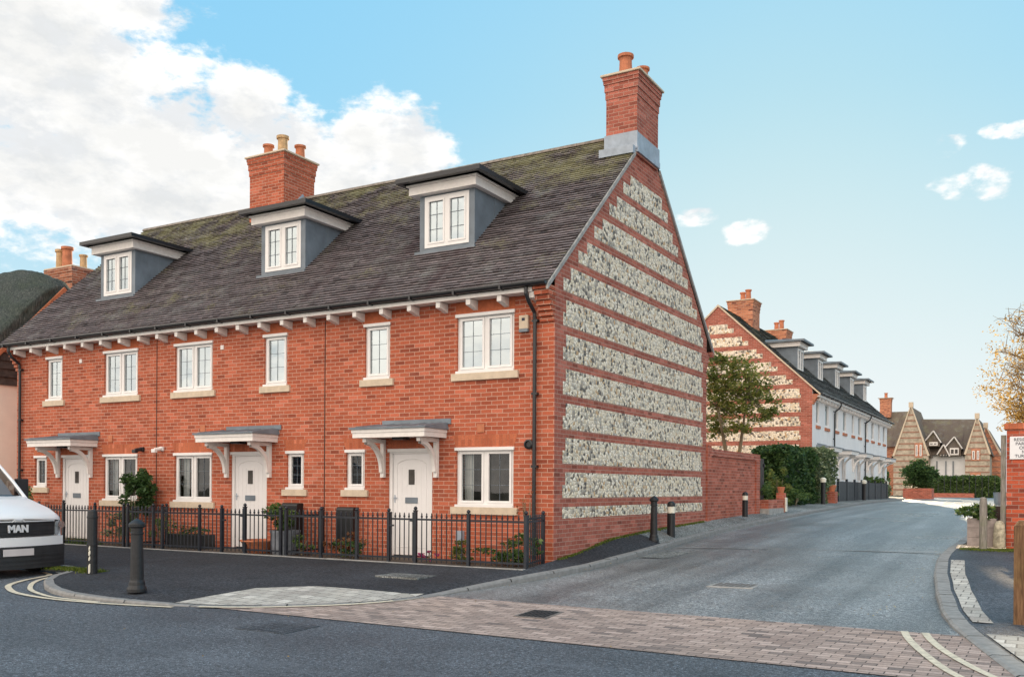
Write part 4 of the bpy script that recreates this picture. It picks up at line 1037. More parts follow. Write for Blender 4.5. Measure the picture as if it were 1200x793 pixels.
tree('autumn_tree', (9.0, 15.5, .3), 'bare-twigged tree with golden autumn leaves behind the brick pier', [
    ([(9.0, 15.5, .2), (8.9, 15.5, 2.2), (8.5, 15.4, 3.6), (8.2, 15.3, 5.2)], .2, .07), ([(8.9, 15.5, 2.0), (8.0, 15.3, 3.2), (7.1, 15.0, 3.9)], .12, .04), ([(8.9, 15.5, 2.4), (8.0, 15.2, 4.1), (7.3, 15.1, 5.2)], .1, .03), ([(8.6, 15.4, 3.6), (9.0, 15.5, 5.6), (9.2, 15.6, 7.0)], .1, .03)],
    [((7.35, 15.0, 4.2), (1.65, 1.1, 1.35), 150), ((7.3, 15.1, 5.4), (1.5, .9, .9), 40), ((7.5, 15.0, 3.0), (1.3, .7, .8), 110), ((8.6, 15.3, 5.0), (1.6, 1.2, 1.5), 60), ((7.9, 15.2, 6.6), (1.2, .9, .9), 14)], 'leaf_gold', 'bark_lit', 60, .038, .3, twigs=20)

def hedge(name, x0, x1, y0, y1, z0, z1, label, mat, n=9000, size=.05, cat='hedge', bulge=.25):
    m = MB()
    for i in range(n):
        k = random.random()
        x = random.uniform(x0, x1); y = random.uniform(y0, y1); z = z0+(z1-z0)*random.random()**.8
        f = random.choice('xXyYzZ')
        if f == 'x': x = x0
        elif f == 'X': x = x1
        elif f == 'y': y = y0
        elif f == 'Y': y = y1
        else: z = z1
        b = bulge*(.5-abs(sin(x*2.1+y*1.7)*sin(z*2.3+y*1.1))); x += random.gauss(0, .05)+b*(1 if f == 'X' else -1 if f == 'x' else 0); y += random.gauss(0, .05)+b*(1 if f == 'Y' else -1 if f == 'y' else 0); z += random.gauss(0, .04)+(b*1.2 if f in 'zZ' else 0)
        q = Vector((x, y, z)); u = Vector((random.gauss(0, 1), random.gauss(0, 1), random.gauss(0, .7))).normalized(); w = u.cross(Vector((random.gauss(0, 1), random.gauss(0, 1), random.gauss(0, 1)))).normalized(); s = size*random.uniform(.6, 1.4)
        m.add([q-u*s, q-w*s*.5, q+u*s, q+w*s*.5], [(0, 1, 2, 3)], min(1, max(0, random.gauss(.45, .25))))
    m.box(x0+.12, x1-.12, y0+.12, y1-.12, z0, z1-.15, .1)
    return tag(m.build(name, M[mat]), label, cat)
hedge('laurel_hedge', -2.0, -.75, 19.4, 23.8, .6, 2.62, 'tall dark green hedge in front of the far flint gable', 'leaf_dark', 15000, .075)
hedge('privet_bush', -1.75, -.6, 24.3, 26.9, .6, 2.75, 'grey-green bushy shrub beside the first white doorway', 'leaf_varieg', 7000, .07, 'shrub')
shrub('yellow_leaf_shrub', (-.75, 18.2, .66), 'yellow-green leafy shrub at the foot of the tall dark hedge', 'shrub', 'leaf_lime', (.3, .9, .8), 1.3, 18, 40, .07)
shrub('low_border_plants', (-.55, 19.8, .66), 'low green plants along the pavement below the hedge', 'plants', 'leaf_mid', (.25, 2.2, .3), .55, 40, 40, .05)
hedge('clipped_hedge', -2.2, -1.15, 38.5, 45.0, .7, 1.75, 'clipped green hedge behind the dark fence', 'leaf_mid', 4000, .09)
hedge('yew_hedge', -3.6, -1.6, 46.9, 49.0, .7, 2.3, 'dark clipped yew block at the end of the white row', 'leaf_dark', 3000, .09)

# ------------------------------------------------------------------ white row with flint gable
XW, YW = -1.32, 26.0
XFR = Matrix.Translation((XW, YW, 0)) @ Matrix.Rotation(pi/2, 4, 'Z')
XF[0] = XFR
Z0b, Kb, YRb = 5.55, .93, 4.05
def white_house(i, label):
    x0, x1 = i*4.1, (i+1)*4.1-.001
    root = thing('white_house', ((x0+x1)/2, 4, .7), label, 'house', 'white rendered houses of the far row')
    d0 = x0+.9; wins = [(x0+.75, x0+1.35, 3.98, 5.05, 1), (x0+2.55, x0+3.35, 3.98, 5.05, 1), (x0+2.35, x0+3.4, 1.6, 2.6, 2)]
    m = MB(); wall_holes(m, x0, x1, .5, 5.4, [w[:4] for w in wins]+[(d0, d0+1, .75, 2.75)]); rw = MB(); rw.quad((x1, 8.1, .5), (x0, 8.1, .5), (x0, 8.1, 5.4), (x1, 8.1, 5.4)); rw.build('rear_wall', M['whiterender'], root)
    if i == 4: m.add([(x1, 0, .5), (x1, 8.1, .5), (x1, 8.1, 5.4), (x1, YRb, Z0b+Kb*YRb-.06), (x1, 0, 5.4)], [(0, 1, 2, 3, 4)])
    m.build('wall', M['whiterender'], root)
    for a, b, c, d, L in wins: window(root, a, b, c, d, L, back='curtain' if c > 2 else 'room', leads=False, sillmat='terracotta', detail=False)
    for a, b, c, d, L in wins[:2]:
        h = MB(); h.box(a-.04, b+.04, -.02, -.002, d+.03, d+.14); h.build('lintel', M['brick_far'], root)
    f = MB(); f.box(d0, d0+.07, .02, .09, .75, 2.75); f.box(d0+.93, d0+1, .02, .09, .75, 2.75); f.box(d0+.07, d0+.93, .03, .08, .76, 2.74); dd = f.build('door', M['white'], root)
    canopy(root, x0+1.75, z=2.86, w=1.9)
    rf = MB(); xl, xr = x0-(.03 if i == 0 else 0), x1+(.1 if i == 4 else 0); Ln = sqrt(1+Kb*Kb); H = (YRb+.34)*Ln
    tiles(rf, (xl, -.34, Z0b-Kb*.34), (1, 0, 0), (0, 1, Kb), xr-xl, H, w=.33, g=.15)
    rf.add([(xl, YRb, Z0b+Kb*YRb), (xr, YRb, Z0b+Kb*YRb), (xr, 8.4, Z0b-.3), (xl, 8.4, Z0b-.3)], [(0, 1, 2, 3)])
    ro = rf.build('roof', M['tile_far'], root)
    dk = MB(); dk.add([(xl, -.32, Z0b-Kb*.32-.03), (xr, -.32, Z0b-Kb*.32-.03), (xr, YRb, Z0b+Kb*YRb-.03), (xl, YRb, Z0b+Kb*YRb-.03)], [(0, 1, 2, 3)]); dk.build('roof_deck', M['timber_dark'], root)
    e = MB(); e.box(x0, x1, -.30, -.001, Z0b-.45, Z0b-.34); n = 6
    for k in range(n):
        xx = x0+.35+k*.68; e.box(xx-.045, xx+.045, -.26, -.003, Z0b-.58, Z0b-.451)
    e.build('soffit', M['whitewood'], root); gutter(root, xl, xr, y=-.36, z=Z0b-.30)
    dormer(root, 2.4+4.15*i, K=Kb, Z0=Z0b-.12, far=True)
    if i in (1, 3): downpipe(root, x0+.2, .7, Z0b-.7, zg=Z0b-.34, yg=-.36)
    return root
WL = ['white rendered house nearest the hedge, its end gable banded with flint', 'second white rendered house from the flint gable, with a downpipe', 'middle house of the five white ones behind the dark fence', 'fourth white house along, with the second downpipe', 'last white house of the row, beside the flint cottages']
WH = [white_house(i, WL[i]) for i in range(5)]
# gable end of the first house (local x = 0 face)
g = MB(); x = -.012; zr_ = Z0b+Kb*YRb
g.add([(x, 0, .4), (x, 8.1, .4), (x, 8.1, Z0b-.05), (x, YRb, zr_-.03), (x, 0, Z0b-.05)], [(0, 4, 3, 2, 1)]); g.add([(x, 0, .4), (x, 0, 5.4), (0, 0, 5.4), (0, 0, .4)], [(0, 3, 2, 1)])
g.build('gable_wall', M['brick_gable'], WH[0])
yvb = lambda z: max(0, (z-Z0b)/Kb)
flint_bands([(.95+.59*k, .95+.59*k+.40) for k in range(13)], lambda z: max(.42, yvb(z)+.5), lambda z: 2*YRb-max(.42, yvb(z)+.5), x, out=-1, step=.2).build('flint_bands', M['flint_far'], WH[0])
v = MB()
for s_ in (0, 1):
    f_ = (lambda y: y) if s_ == 0 else (lambda y: 2*YRb-y)
    v.prism([(f_(-.34), Z0b-Kb*.34), (f_(YRb), zr_+.01), (f_(YRb), zr_-.08), (f_(-.34), Z0b-Kb*.34-.08)], 'x', -.06, -.015)
v.build('verge_mortar', M['stone'], WH[0])
c = MB()
for k in range(5): c.box(-.011, .25, -.05*(k+1), -.001, Z0b-.75+k*.085, Z0b-.75+k*.085+.08)
c.build('kneeler', M['brick_far'], WH[0])
P_ = [(2.0, 2.9), (8.6, 2.9)]
chimney(WH[0], 3.1, 4.3, 3.4, 4.55, 8.4, 10.05, [(3.45, 3.7, .14, .5), (3.95, 4.1, .14, .5)], 'brick_warm')
chimney(WH[2], 9.4, 10.6, 3.4, 4.5, 8.4, 9.6, [(9.7, 3.7, .14, .5), (10.25, 4.1, .14, .5)], 'brick_warm')
# dark fence in front of the white row
fr = thing('picket_fence', (11, -.75, .7), 'dark close-boarded fence in front of the white row', 'fence')
YFn = -.45
for i in range(8):
    xx = 3.2+i*2.0; m = MB(); m.box(xx-.05, xx+.05, YFn-.05, YFn+.05, .6, 1.72); m.build('fence_post', M['rail'], fr)
for i in range(7):
    m = MB(); xx = 3.26+i*2.0
    for k in range(13): m.box(xx+k*.145, xx+k*.145+.095, YFn-.02, YFn+.02, .72, 1.6+random.uniform(-.01, .01))
    m.box(xx, xx+1.87, YFn+.021, YFn+.05, .9, .97); m.box(xx, xx+1.87, YFn+.021, YFn+.05, 1.4, 1.47); m.build('fence_panel', M['rail'], fr)
XF[0] = Matrix.Identity(4)
bk = thing('brick_pot_stand', (-.55, 25.9, .7), 'square brick plinth with a terracotta pot beside the white row fence', 'planter')
m = MB(); m.box(-.8, -.3, 25.6, 26.1, .65, 1.15); m.build('bricks', M['brick_wall'], bk); m = MB(); m.lathe((-.55, 25.85, 1.151), [(.17, 0), (.25, .22), (.25, .27), (.2, .27)], 12); m.build('pot', M['terracotta'], bk)
for (x, y, z, h, lab) in ((-.35, 23.5, .7, 1.05, 'black post with a white light head beside the brick plinth'), (-.62, 34.4, .72, 1.05, 'black post with a white head in front of the dark fence'), (-.9, 43.5, .74, 1.05, 'farthest black post with a white head, beside the clipped hedge')):
    t = thing('post_light', (x, y, z), lab, 'post light', 'black post lights along the far pavement'); m = MB(); m.lathe((x, y, z-.05), [(.085, 0), (.085, h*.82)], 10); m.build('post', M['black'], t)
    m = MB(); m.lathe((x, y, z-.05), [(.11, h*.825), (.12, h*.95), (.05, h), (.002, h)], 10); m.build('light_head', M['bandwhite'], t)
# round bush in a brick planter where the far road turns
rb = thing('brick_planter', (-.1, 51.5, .7), 'square red brick planter holding a round clipped bush at the road bend', 'planter')
m = MB(); m.box(-.95, .75, 50.8, 52.2, .6, 1.35); m.build('bricks', M['brick_wall'], rb)
m = MB(); clumpy(m, (-.05, 51.5, 2.2), (1.0, .8, .9), 110, 70, .08, .36); m.build('bush', M['leaf_dark'], rb)
shrub('silver_shrub', (-1.6, 47.0, .7), 'grey leafed shrub left of the round clipped bush', 'shrub', 'leaf_varieg', (.6, .6, .6), 1.5, 18, 40, .08)
hedge('far_hedge', -2.0, 3.6, 70.0, 72.0, .6, 2.25, 'long leafy hedge in front of the far cottages', 'leaf_mid', 9000, .1)
lw = MB(); lw.box(-1.9, 2.0, 69.2, 69.45, .6, 1.0); tag(lw.build('low_brick_wall', M['brick_wall']), 'low brick wall below the far hedge', 'wall')
fp = thing('far_fence', (1.5, 69.7, .7), 'row of thin dark fence posts in front of the far hedge', 'fence')
for i in range(12):
    m = MB(); xx = -1.6+i*.46; m.box(xx-.018, xx+.018, 69.6, 69.64, .6, 2.45); m.build('fence_post', M['rail'], fp)

# ------------------------------------------------------------------ far flint cottages
YC = 95.0
def F(px, py, y=YC): return fac(px, py, y)
def cottage_gable(name, apex, pl, pr, pb, label, win, ground=.7, band=0.62, depth=9, mat='flint_old', rfmat='tile_old', YC=95.0):
    A = F(*apex, YC); Lp = F(*pl, YC); Rp = F(*pr, YC); xl, xr = Lp.x, Rp.x; ze = (Lp.z+Rp.z)/2; xm = A.x
    t = thing(name, (xm, YC, ground), label, 'cottage', 'old flint cottages at the end of the road')
    m = MB(); m.add([(xl, YC, 0), (xr, YC, 0), (xr, YC, ze), (xm, YC, A.z), (xl, YC, ze)], [(0, 1, 2, 3, 4)])
    m.quad((xr, YC, 0), (xr, YC+depth, 0), (xr, YC+depth, ze), (xr, YC, ze)); m.quad((xl, YC, 0), (xl, YC, ze), (xl, YC+depth, ze), (xl, YC+depth, 0))
    m.build('wall', M[mat], t)
    b = MB(); z = 1.2
    while z < A.z-.6:
        q = max(0, (z-ze)/(A.z-ze)); a, c = xl+(xm-xl)*q, xr+(xm-xr)*q; b = MB(); b.quad((a, YC-.02, z), (c, YC-.02, z), (c, YC-.02, z+.16), (a, YC-.02, z+.16)); b.build('brick_band', M['band_old'], t); z += band
    c = MB()
    for s_, e in ((xl, -1), (xr, 1)):
        n = Vector((xm-s_, 0, A.z-ze)); c.add([(s_+e*.12, YC-.1, ze-.1), (xm, YC-.1, A.z+.25), (xm, YC-.1, A.z-.0), (s_-e*.1, YC-.1, ze-.1), (s_+e*.12, YC+.3, ze-.1), (xm, YC+.3, A.z+.25), (xm, YC+.3, A.z), (s_-e*.1, YC+.3, ze-.1)],
                                                   [(0, 1, 2, 3), (4, 7, 6, 5), (0, 4, 5, 1), (3, 2, 6, 7)])
    c.box(xm-.22, xm+.22, YC-.12, YC+.32, A.z-.1, A.z+.45); c.build('parapet', M['stone'], t)
    r = MB()
    for s_, e in ((xl, -1), (xr, 1)):
        r.add([(s_+e*.25, YC+.25, ze-.25), (s_+e*.25, YC+depth, ze-.25), (xm, YC+depth, A.z), (xm, YC+.25, A.z)], [(0, 1, 2, 3)])
    r.build('roof', M[rfmat], t)
    for (p, q) in win:
        a, d = F(*p, YC-.06), F(*q, YC-.06); w = MB(); w.box(a.x-.1, d.x+.1, YC-.07, YC-.025, d.z-.15, a.z+.2); o = w.build('window', M['brick_warm'], t)
        w = MB(); xm_ = (a.x+d.x)/2; w.box(a.x, xm_-.1, YC-.12, YC-.08, d.z, a.z); w.box(xm_+.1, d.x, YC-.12, YC-.08, d.z, a.z); w.build('frame', M['whitewood'], o)
        w = MB(); w.box(a.x+.08, xm_-.18, YC-.14, YC-.125, d.z+.08, a.z-.08); w.box(xm_+.18, d.x-.08, YC-.14, YC-.125, d.z+.08, a.z-.08); w.build('pane', M['room'], o)
    return t
cottage_gable('flint_cottage', (1067.5, 476), (1047, 533), (1088, 533), 575, 'left flint cottage gable beyond the white row, with a brick-edged window', [((1073, 521), (1080, 534))])
cottage_gable('flint_cottage', (1145, 489), (1131, 530), (1160, 532), 562, 'right flint cottage gable with a pair of upper windows', [((1139.5, 528), (1147.5, 538)), ((1138, 556), (1148, 563))])
cottage_gable('rear_gable_cottage', (1155, 500), (1148, 520), (1173, 545), 562, 'sunlit brick-banded cottage half hidden behind the right flint gable', [], mat='brick_warm', YC=99.0)
# left brick range with chimney behind the row
a, b = F(1018, 481, 99), F(1066, 481, 99); t = thing('brick_range', (-8, 99, .7), 'brown brick range with a chimney behind the end of the white row', 'cottage')
m = MB(); m.box(a.x, b.x, 99, 105, 0, 6.2); m.build('wall', M['brick_warm'], t)
m = MB(); m.add([(a.x, 98.6, 6.1), (b.x, 98.6, 6.1), (b.x, 102, a.z), (a.x, 102, a.z), (b.x, 105.4, 6.1), (a.x, 105.4, 6.1)], [(0, 1, 2, 3), (3, 2, 4, 5)]); m.build('roof', M['tile_old'], t)
a, b = F(1031, 481, 101), F(1044, 466, 101); chimney(t, a.x, b.x, 101, 102, a.z-.8, b.z, [((a.x+b.x)/2, 101.5, .2, .6)], 'brick_warm', ov=.2)
# white cottage between the two gables
t = thing('white_cottage', (.0, 97, .7), 'white rendered cottage with tiled roof and gabled dormers between the flint gables', 'cottage')
a, b = F(1085, 532, 97), F(1131, 532, 97); m = MB(); m.box(a.x, b.x, 97, 103, 0, a.z); m.build('wall', M['whiterender'], t)
r0, r1 = F(1078, 491, 101), F(1146, 491, 101); m = MB()
m.add([(a.x, 96.6, a.z-.1), (r1.x-.5, 96.6, a.z-.1), (r1.x, 101, r1.z), (r0.x, 101, r0.z), (r1.x, 106, a.z), (r0.x, 106, a.z)], [(0, 1, 2, 3), (3, 2, 4, 5)]); m.build('roof', M['tile_old'], t)
for (ax, ay, w_, by) in ((1094, 505, 8, 523), (1106, 521, 6, 534), (1118.5, 512, 8.5, 534)):
    A = F(ax, ay, 96.3); Bl = F(ax-w_, ay+10, 96.3); Br = F(ax+w_*.9, ay+12, 96.3); zb = F(ax, by, 96.3).z; g = MB()
    g.add([(Bl.x, 96.3, zb), (Br.x, 96.3, zb), (Br.x, 96.3, Br.z), (A.x, 96.3, A.z), (Bl.x, 96.3, Bl.z)], [(0, 1, 2, 3, 4)]); g.box(Bl.x, Br.x, 96.31, 98, zb, Br.z-.05); o = g.build('dormer', M['tile_old'], t)
    g = MB(); g.add([(Bl.x-.2, 96.0, Bl.z-.2), (A.x, 96.0, A.z+.08), (A.x, 100.5, A.z+.08), (Bl.x-.2, 98.8, Bl.z-.2)], [(0, 1, 2, 3)]); g.add([(Br.x+.2, 96.0, Br.z-.2), (A.x, 96.0, A.z+.08), (A.x, 100.5, A.z+.08), (Br.x+.2, 98.8, Br.z-.2)], [(3, 2, 1, 0)]); g.build('dormer_roof', M['tile_old'], o)
    g = MB(); zc = (zb+Br.z)/2; w2 = (Br.x-Bl.x)*.22; g.box(A.x-w2*1.5, A.x+w2*1.5, 96.22, 96.27, zb+.1, Br.z-.05); g.build('window', M['whitewood'], o); g = MB(); g.box(A.x-w2*1.1, A.x-.06, 96.19, 96.215, zb+.25, Br.z-.2); g.box(A.x+.06, A.x+w2*1.1, 96.19, 96.215, zb+.25, Br.z-.2); g.build('pane', M['room'], o)
    g = MB()
    for (P0, P1) in (((Bl.x-.15, Bl.z-.15), (A.x, A.z+.02)), ((Br.x+.15, Br.z-.15), (A.x, A.z+.02))): g.tube([(P0[0], 96.05, P0[1]), (P1[0], 96.05, P1[1])], .07, 4)
    g.build('bargeboard', M['whitewood'], o)
for px in (1098, 1108.5, 1117):
    a = F(px, 540, 96.9); g = MB(); g.box(a.x-.05, a.x+.05, 96.85, 96.95, .5, a.z); g.build('downpipe', M['lead'], t)

# ------------------------------------------------------------------ right-hand corner
pr_ = thing('brick_pier', (7.1, 5.3, .1), 'red brick pier carrying the white parking sign', 'pier')
m = MB(); m.box(6.66, 8.3, 5.0, 5.34, .0, 2.34); m.build('wall', M['brick_pier'], pr_)
m = MB(); m.box(6.62, 8.35, 4.96, 5.38, 2.341, 2.45); m.build('coping', M['soldier'], pr_, bevel=.006)
sg = thing('parking_sign', (6.95, 4.97, 2.0), 'white sign with dark capitals fixed to the brick pier', 'sign')
m = MB(); m.box(6.71, 7.22, 4.975, 4.993, 1.80, 2.21); m.build('board', M['sign'], sg, bevel=.003)
def text(body, x, y, z, size, mat, parent, name='lettering', rot=(pi/2, 0, 0), align='CENTER', ext=.002, bold=0.0):
    c = bpy.data.curves.new(name, 'FONT'); c.body = body; c.size = size; c.align_x = align; c.extrude = ext; c.offset = bold
    o = bpy.data.objects.new(name, c); COL.objects.link(o); bpy.context.view_layer.update()
    me = bpy.data.meshes.new_from_object(o); bpy.data.objects.remove(o)
    me.transform(Matrix.Translation((x, y, z)) @ Matrix.Rotation(rot[2], 4, 'Z') @ Matrix.Rotation(rot[0], 4, 'X'))
    root = parent
    while root.parent: root = root.parent
    me.transform(Matrix.Translation(-root.location)); me.materials.clear(); me.materials.append(M[mat])
    q = bpy.data.objects.new(name, me); COL.objects.link(q); q.parent = parent; return q
for i, s_ in enumerate(('RESIDENTS', 'PARKING', 'ONLY', 'NO', 'TURNING')):
    text(s_, 6.965, 4.972, 2.128-i*.074, .078, 'ink', sg)
m = MB(); m.box(6.565, 6.65, 5.02, 5.12, .1, 2.24); tag(m.build('fence_post', M['wood_grey']), 'tall weathered grey timber post against the brick pier', 'post')
t = thing('wooden_post', (6.31, 4.6, .15), 'weathered grey timber post in front of the planter box', 'post')
m = MB(); m.lathe((6.31, 4.6, .12), [(.065, 0), (.068, .3), (.062, .9), (.055, .97), (.03, .99), (.002, .995)], 10); m.build('timber', M['wood_grey'], t)
m = MB(); m.box(7.03, 7.23, -3.08, -2.9, -.2, .86); m.add([(7.03, -3.08, .86), (7.23, -3.08, .86), (7.23, -2.9, .86), (7.03, -2.9, .86), (7.07, -3.04, .92), (7.19, -3.04, .92), (7.19, -2.94, .92), (7.07, -2.94, .92)], [(0, 1, 5, 4), (1, 2, 6, 5), (2, 3, 7, 6), (3, 0, 4, 7), (4, 5, 6, 7)])
tag(m.build('gate_post', M['wood_brown'], bevel=.012), 'brown wooden post at the right edge in the foreground', 'post')
t = thing('wooden_planter', (6.25, 5.2, .2), 'grey board planter box with leafy plants behind the timber post', 'planter')
m = MB()
for k in range(3): m.box(6.02, 6.50, 5.0, 5.03, .2+k*.175, .37+k*.175); m.box(6.47, 6.50, 5.031, 5.4, .2+k*.175, .37+k*.175); m.box(6.02, 6.05, 5.031, 5.4, .2+k*.175, .37+k*.175)
m.box(6.05, 6.47, 5.03, 5.4, .2, .66); m.build('boards', M['plank'], t)
m = MB(); clumpy(m, (6.2, 5.15, .82), (.34, .25, .16), 22, 30, .05); m.build('plants', M['leaf_mid'], t)
m = MB(); m.lathe((6.555, 4.90, .12), [(.085, 0), (.105, .1), (.1, .35), (.085, .5), (.05, .56), (.001, .57)], 12); tag(m.build('stone_post', M['mottled'], smooth=True), 'mottled stone bollard between the planter box and the brick pier', 'stone')
t = thing('bucket', (6.5, 5.9, .9), 'small blue-grey bucket on a dark box behind the planter', 'bucket')
m = MB(); m.lathe((6.52, 5.75, .95), [(.09, 0), (.11, .22), (.115, .25), (.1, .25)], 14); m.build('pail', M['bluegrey'], t)
m = MB(); m.box(6.38, 6.66, 5.6, 5.9, .1, .94); tag(m.build('storage_box', M['timber_dark']), 'dark wooden box under the blue-grey bucket', 'box')
m = MB()
for i in range(5000):
    x = random.uniform(5.93, 7.6); y = random.gauss(4.55, .14)+.0; h = .015
    if x < 6.1 and random.random() < .5: continue
    z = zr(y)+.115; a = random.uniform(0, pi); m.add([(x, y, z), (x+.02*cos(a), y+.02*sin(a), z+.004), (x+random.uniform(-.01, .01), y+random.uniform(-.01, .01), z+h)], [(0, 1, 2)])
tag(m.build('moss', M['moss']), 'green moss along the edge of the right pavement', 'moss', kind='stuff')
m = MB()
for i in range(1600):
    x = random.uniform(5.86, 6.65); y = random.uniform(4.7, 5.3); s_ = random.uniform(.008, .022); m.cbox((x, y, zr(y)+.11+s_*.3), (s_*1.3, s_, s_))
tag(m.build('gravel', M['flint']), 'loose gravel at the foot of the planter box', 'gravel', kind='stuff')

m = MB()
for i in range(1500):
    x = random.uniform(-7.2, -5.75); y = random.gauss(-4.42, .09)-.12*(x+6.4 > .3); z = -.165; a = random.uniform(0, pi)
    m.add([(x, y, z), (x+.02*cos(a), y+.02*sin(a), z), (x+random.uniform(-.02, .02), y+random.uniform(-.02, .02), z+random.uniform(.015, .06))], [(0, 1, 2)])
tag(m.build('weeds', M['moss']), 'short weeds in the gutter between the van and the black post bollard', 'weeds', kind='stuff')
m = MB()
for i in range(2600):
    y = random.uniform(.1, 7.9); x = .015+abs(random.gauss(0, .035)); z = zw(y)+(zr(y)+.1-zw(y))*(x/.6)+.012; a = random.uniform(0, pi)
    m.add([(x, y, z-.01), (x+.018*cos(a), y+.018*sin(a), z-.01), (x+random.uniform(-.01, .01), y+random.uniform(-.01, .01), z+random.uniform(.005, .035))], [(0, 1, 2)])
tag(m.build('moss', M['moss']), 'thin line of moss at the foot of the flint gable wall', 'moss', kind='stuff')
m = MB()
for i in range(420):
    k = random.random(); y = random.uniform(-30, 20) if k < .3 else random.uniform(-10, 8); x = random.uniform(-8, 9)
    if k > .5: y = random.uniform(-3, 14); x = random.choice((.75, 5.6))+random.gauss(0, .12)
    s_ = random.uniform(.008, .022); z = zr(y)+.04 if y > -3.6 else zr(y)+.012
    a = random.uniform(0, pi); m.add([(x-s_*cos(a), y-s_*sin(a), z), (x+s_*.5*sin(a), y-s_*.5*cos(a), z+.004), (x+s_*cos(a), y+s_*sin(a), z+.008), (x-s_*.5*sin(a), y+s_*.5*cos(a), z+.003)], [(0, 1, 2, 3)])
tag(m.build('leaf_litter', M['leaf_gold']), 'small fallen leaves and grit scattered along the road and kerbs', 'fallen leaves', kind='stuff')

# ------------------------------------------------------------------ thatched cottage on the left
tc = thing('thatched_cottage', (-21, 2.5, 0), 'cream rendered cottage with thick dark thatch beside the brick terrace', 'cottage')
XT = -17.0; YA, ZA = 2.45, 6.85; SL = 1.08
m = MB(); m.add([(XT, -1.2, -.4), (XT, 6.4, -.4), (XT, 6.4, 3.9), (XT, -1.2, 3.9)], [(0, 1, 2, 3)]); m.quad((-30, -1.2, -.4), (XT, -1.2, -.4), (XT, -1.2, 3.9), (-30, -1.2, 3.9)); m.build('wall', M['render'], tc)
for k, (za, mt) in enumerate([(3.9+.22*i, 'timber_dark' if i < 4 else 'timber_lit') for i in range(13)]):  # upper boards take the colour painted as orange-lit
    zb = za+.24; q = lambda z: max(0, (ZA-.2-z)/SL)
    if q(zb) < .12: break
    m = MB(); m.add([(XT+.05, YA-q(za)-.1, za), (XT+.05, YA+q(za), za), (XT+.015, YA+q(zb), zb), (XT+.015, YA-q(zb)-.1, zb)], [(0, 1, 2, 3)]); m.add([(XT+.05, YA-q(za)-.1, za), (XT+.05, YA+q(za), za), (XT, YA+q(za), za), (XT, YA-q(za)-.1, za)], [(3, 2, 1, 0)]); m.build('weatherboard', M[mt], tc)
m = MB()
for s_ in (-1, 1):
    m.prism([(YA+s_*0, ZA-.02), (YA+s_*3.3, ZA-3.3*SL-.02), (YA+s_*3.3, ZA-3.3*SL-.16), (YA+s_*0, ZA-.18)], 'x', XT+.055, XT+.12)
m.build('bargeboard', M['timber_lit'], tc)
R_ = []
for x, za, th, wd in ((XT-.02, ZA+.22, .0, 0), (XT+.02, ZA+.36, .08, 0), (XT-.12, ZA+.52, .16, .1), (XT-.7, ZA+.78, .3, .1), (XT-1.4, ZA+.98, .38, .1), (XT-2.2, ZA+1.02, .38, .1), (XT-6, ZA+.95, .38, .1), (XT-14, ZA+.95, .38, .1)):
    row = []; n = 14
    for i in range(n+1):
        s_ = -1+2*i/n; y = YA+s_*3.55; a = abs(s_)
        z = za-(SL*3.55*a if a > .12 else SL*3.55*(.06+a*a/.24))+(0); row.append((x+random.uniform(-.01, .01), y, z+.03*sin(i*2.3+x)))
    low = [(x, YA+3.45, row[-1][2]-max(.02, th)), (x, YA, za-max(.03, th)-.25), (x, YA-3.45, row[0][2]-max(.02, th))]
    R_.append(row+low)
m = MB(); m.ring(R_, caps=True); o = m.build('thatch', M['thatch'], tc, smooth=True)
sb = o.modifiers.new('s', 'SUBSURF'); sb.levels = sb.render_levels = 3
tx = bpy.data.textures.new('thatch_clumps', 'CLOUDS'); tx.noise_scale = .35; dp = o.modifiers.new('d', 'DISPLACE'); dp.texture = tx; dp.strength = .14; dp.mid_level = .5
c = chimney(tc, -19.6, -18.35, 3.7, 4.6, 5.5, 7.86, [(-19.3, 3.95, .14, .62), (-18.95, 3.95, .17, .66), (-18.52, 4.2, .12, .42)], 'brick_old', ov=.06, potmat=['potbuff', 'terracotta', 'potbuff'])
m = MB(); m.box(-18.349, -17.95, 3.8, 4.5, 5.4, 7.25); m.add([(-18.6, 3.66, 6.3), (-17.6, 3.66, 6.3), (-17.6, 4.64, 6.3), (-18.6, 4.64, 6.3), (-18.5, 3.66, 7.0), (-18.3, 3.66, 7.0), (-18.3, 4.64, 7.0), (-18.5, 4.64, 7.0)], [(0, 1, 5, 4), (1, 2, 6, 5), (2, 3, 7, 6), (3, 0, 4, 7), (4, 5, 6, 7)]); m.build('chimney_shoulder', M['brick_old'], tc)

# ------------------------------------------------------------------ white van, nose towards the junction
vx, vy, vz = -6.98, -5.16, -.26
van = thing('delivery_van', (vx-3, vy, vz), 'white delivery van parked at the left with its nose towards the junction', 'van')
def sec(d, w, zb, zs, zt, tw, n=10):
    """one cross section at distance d behind the nose: sill width w up to shoulder zs, then curving in to tw at the top zt"""
    R = [(w*.93, zb), (w, zb+.15), (w, (zb+zs)/2), (w, zs-.08)]
    for i in range(n+1):
        a = (pi/2)*i/n; R.append((tw*0+ (w-(w-tw)*sin(a)**1.0) if False else w*(1-(1-tw/w)*(1-cos(a))), zs-.08+(zt-zs+.08)*sin(a)))
    R.append((tw*.5, zt+.012)); R.append((0, zt+.02))
    P = R+[(-a, b) for a, b in R[::-1][1:]]
    bow = .16
    return [(vx-d-bow*(a/max(.01, w))**2*(1 if d < 1 else max(0, 1-(d-1))), vy+a, vz+b) for a, b in P]
m = MB()
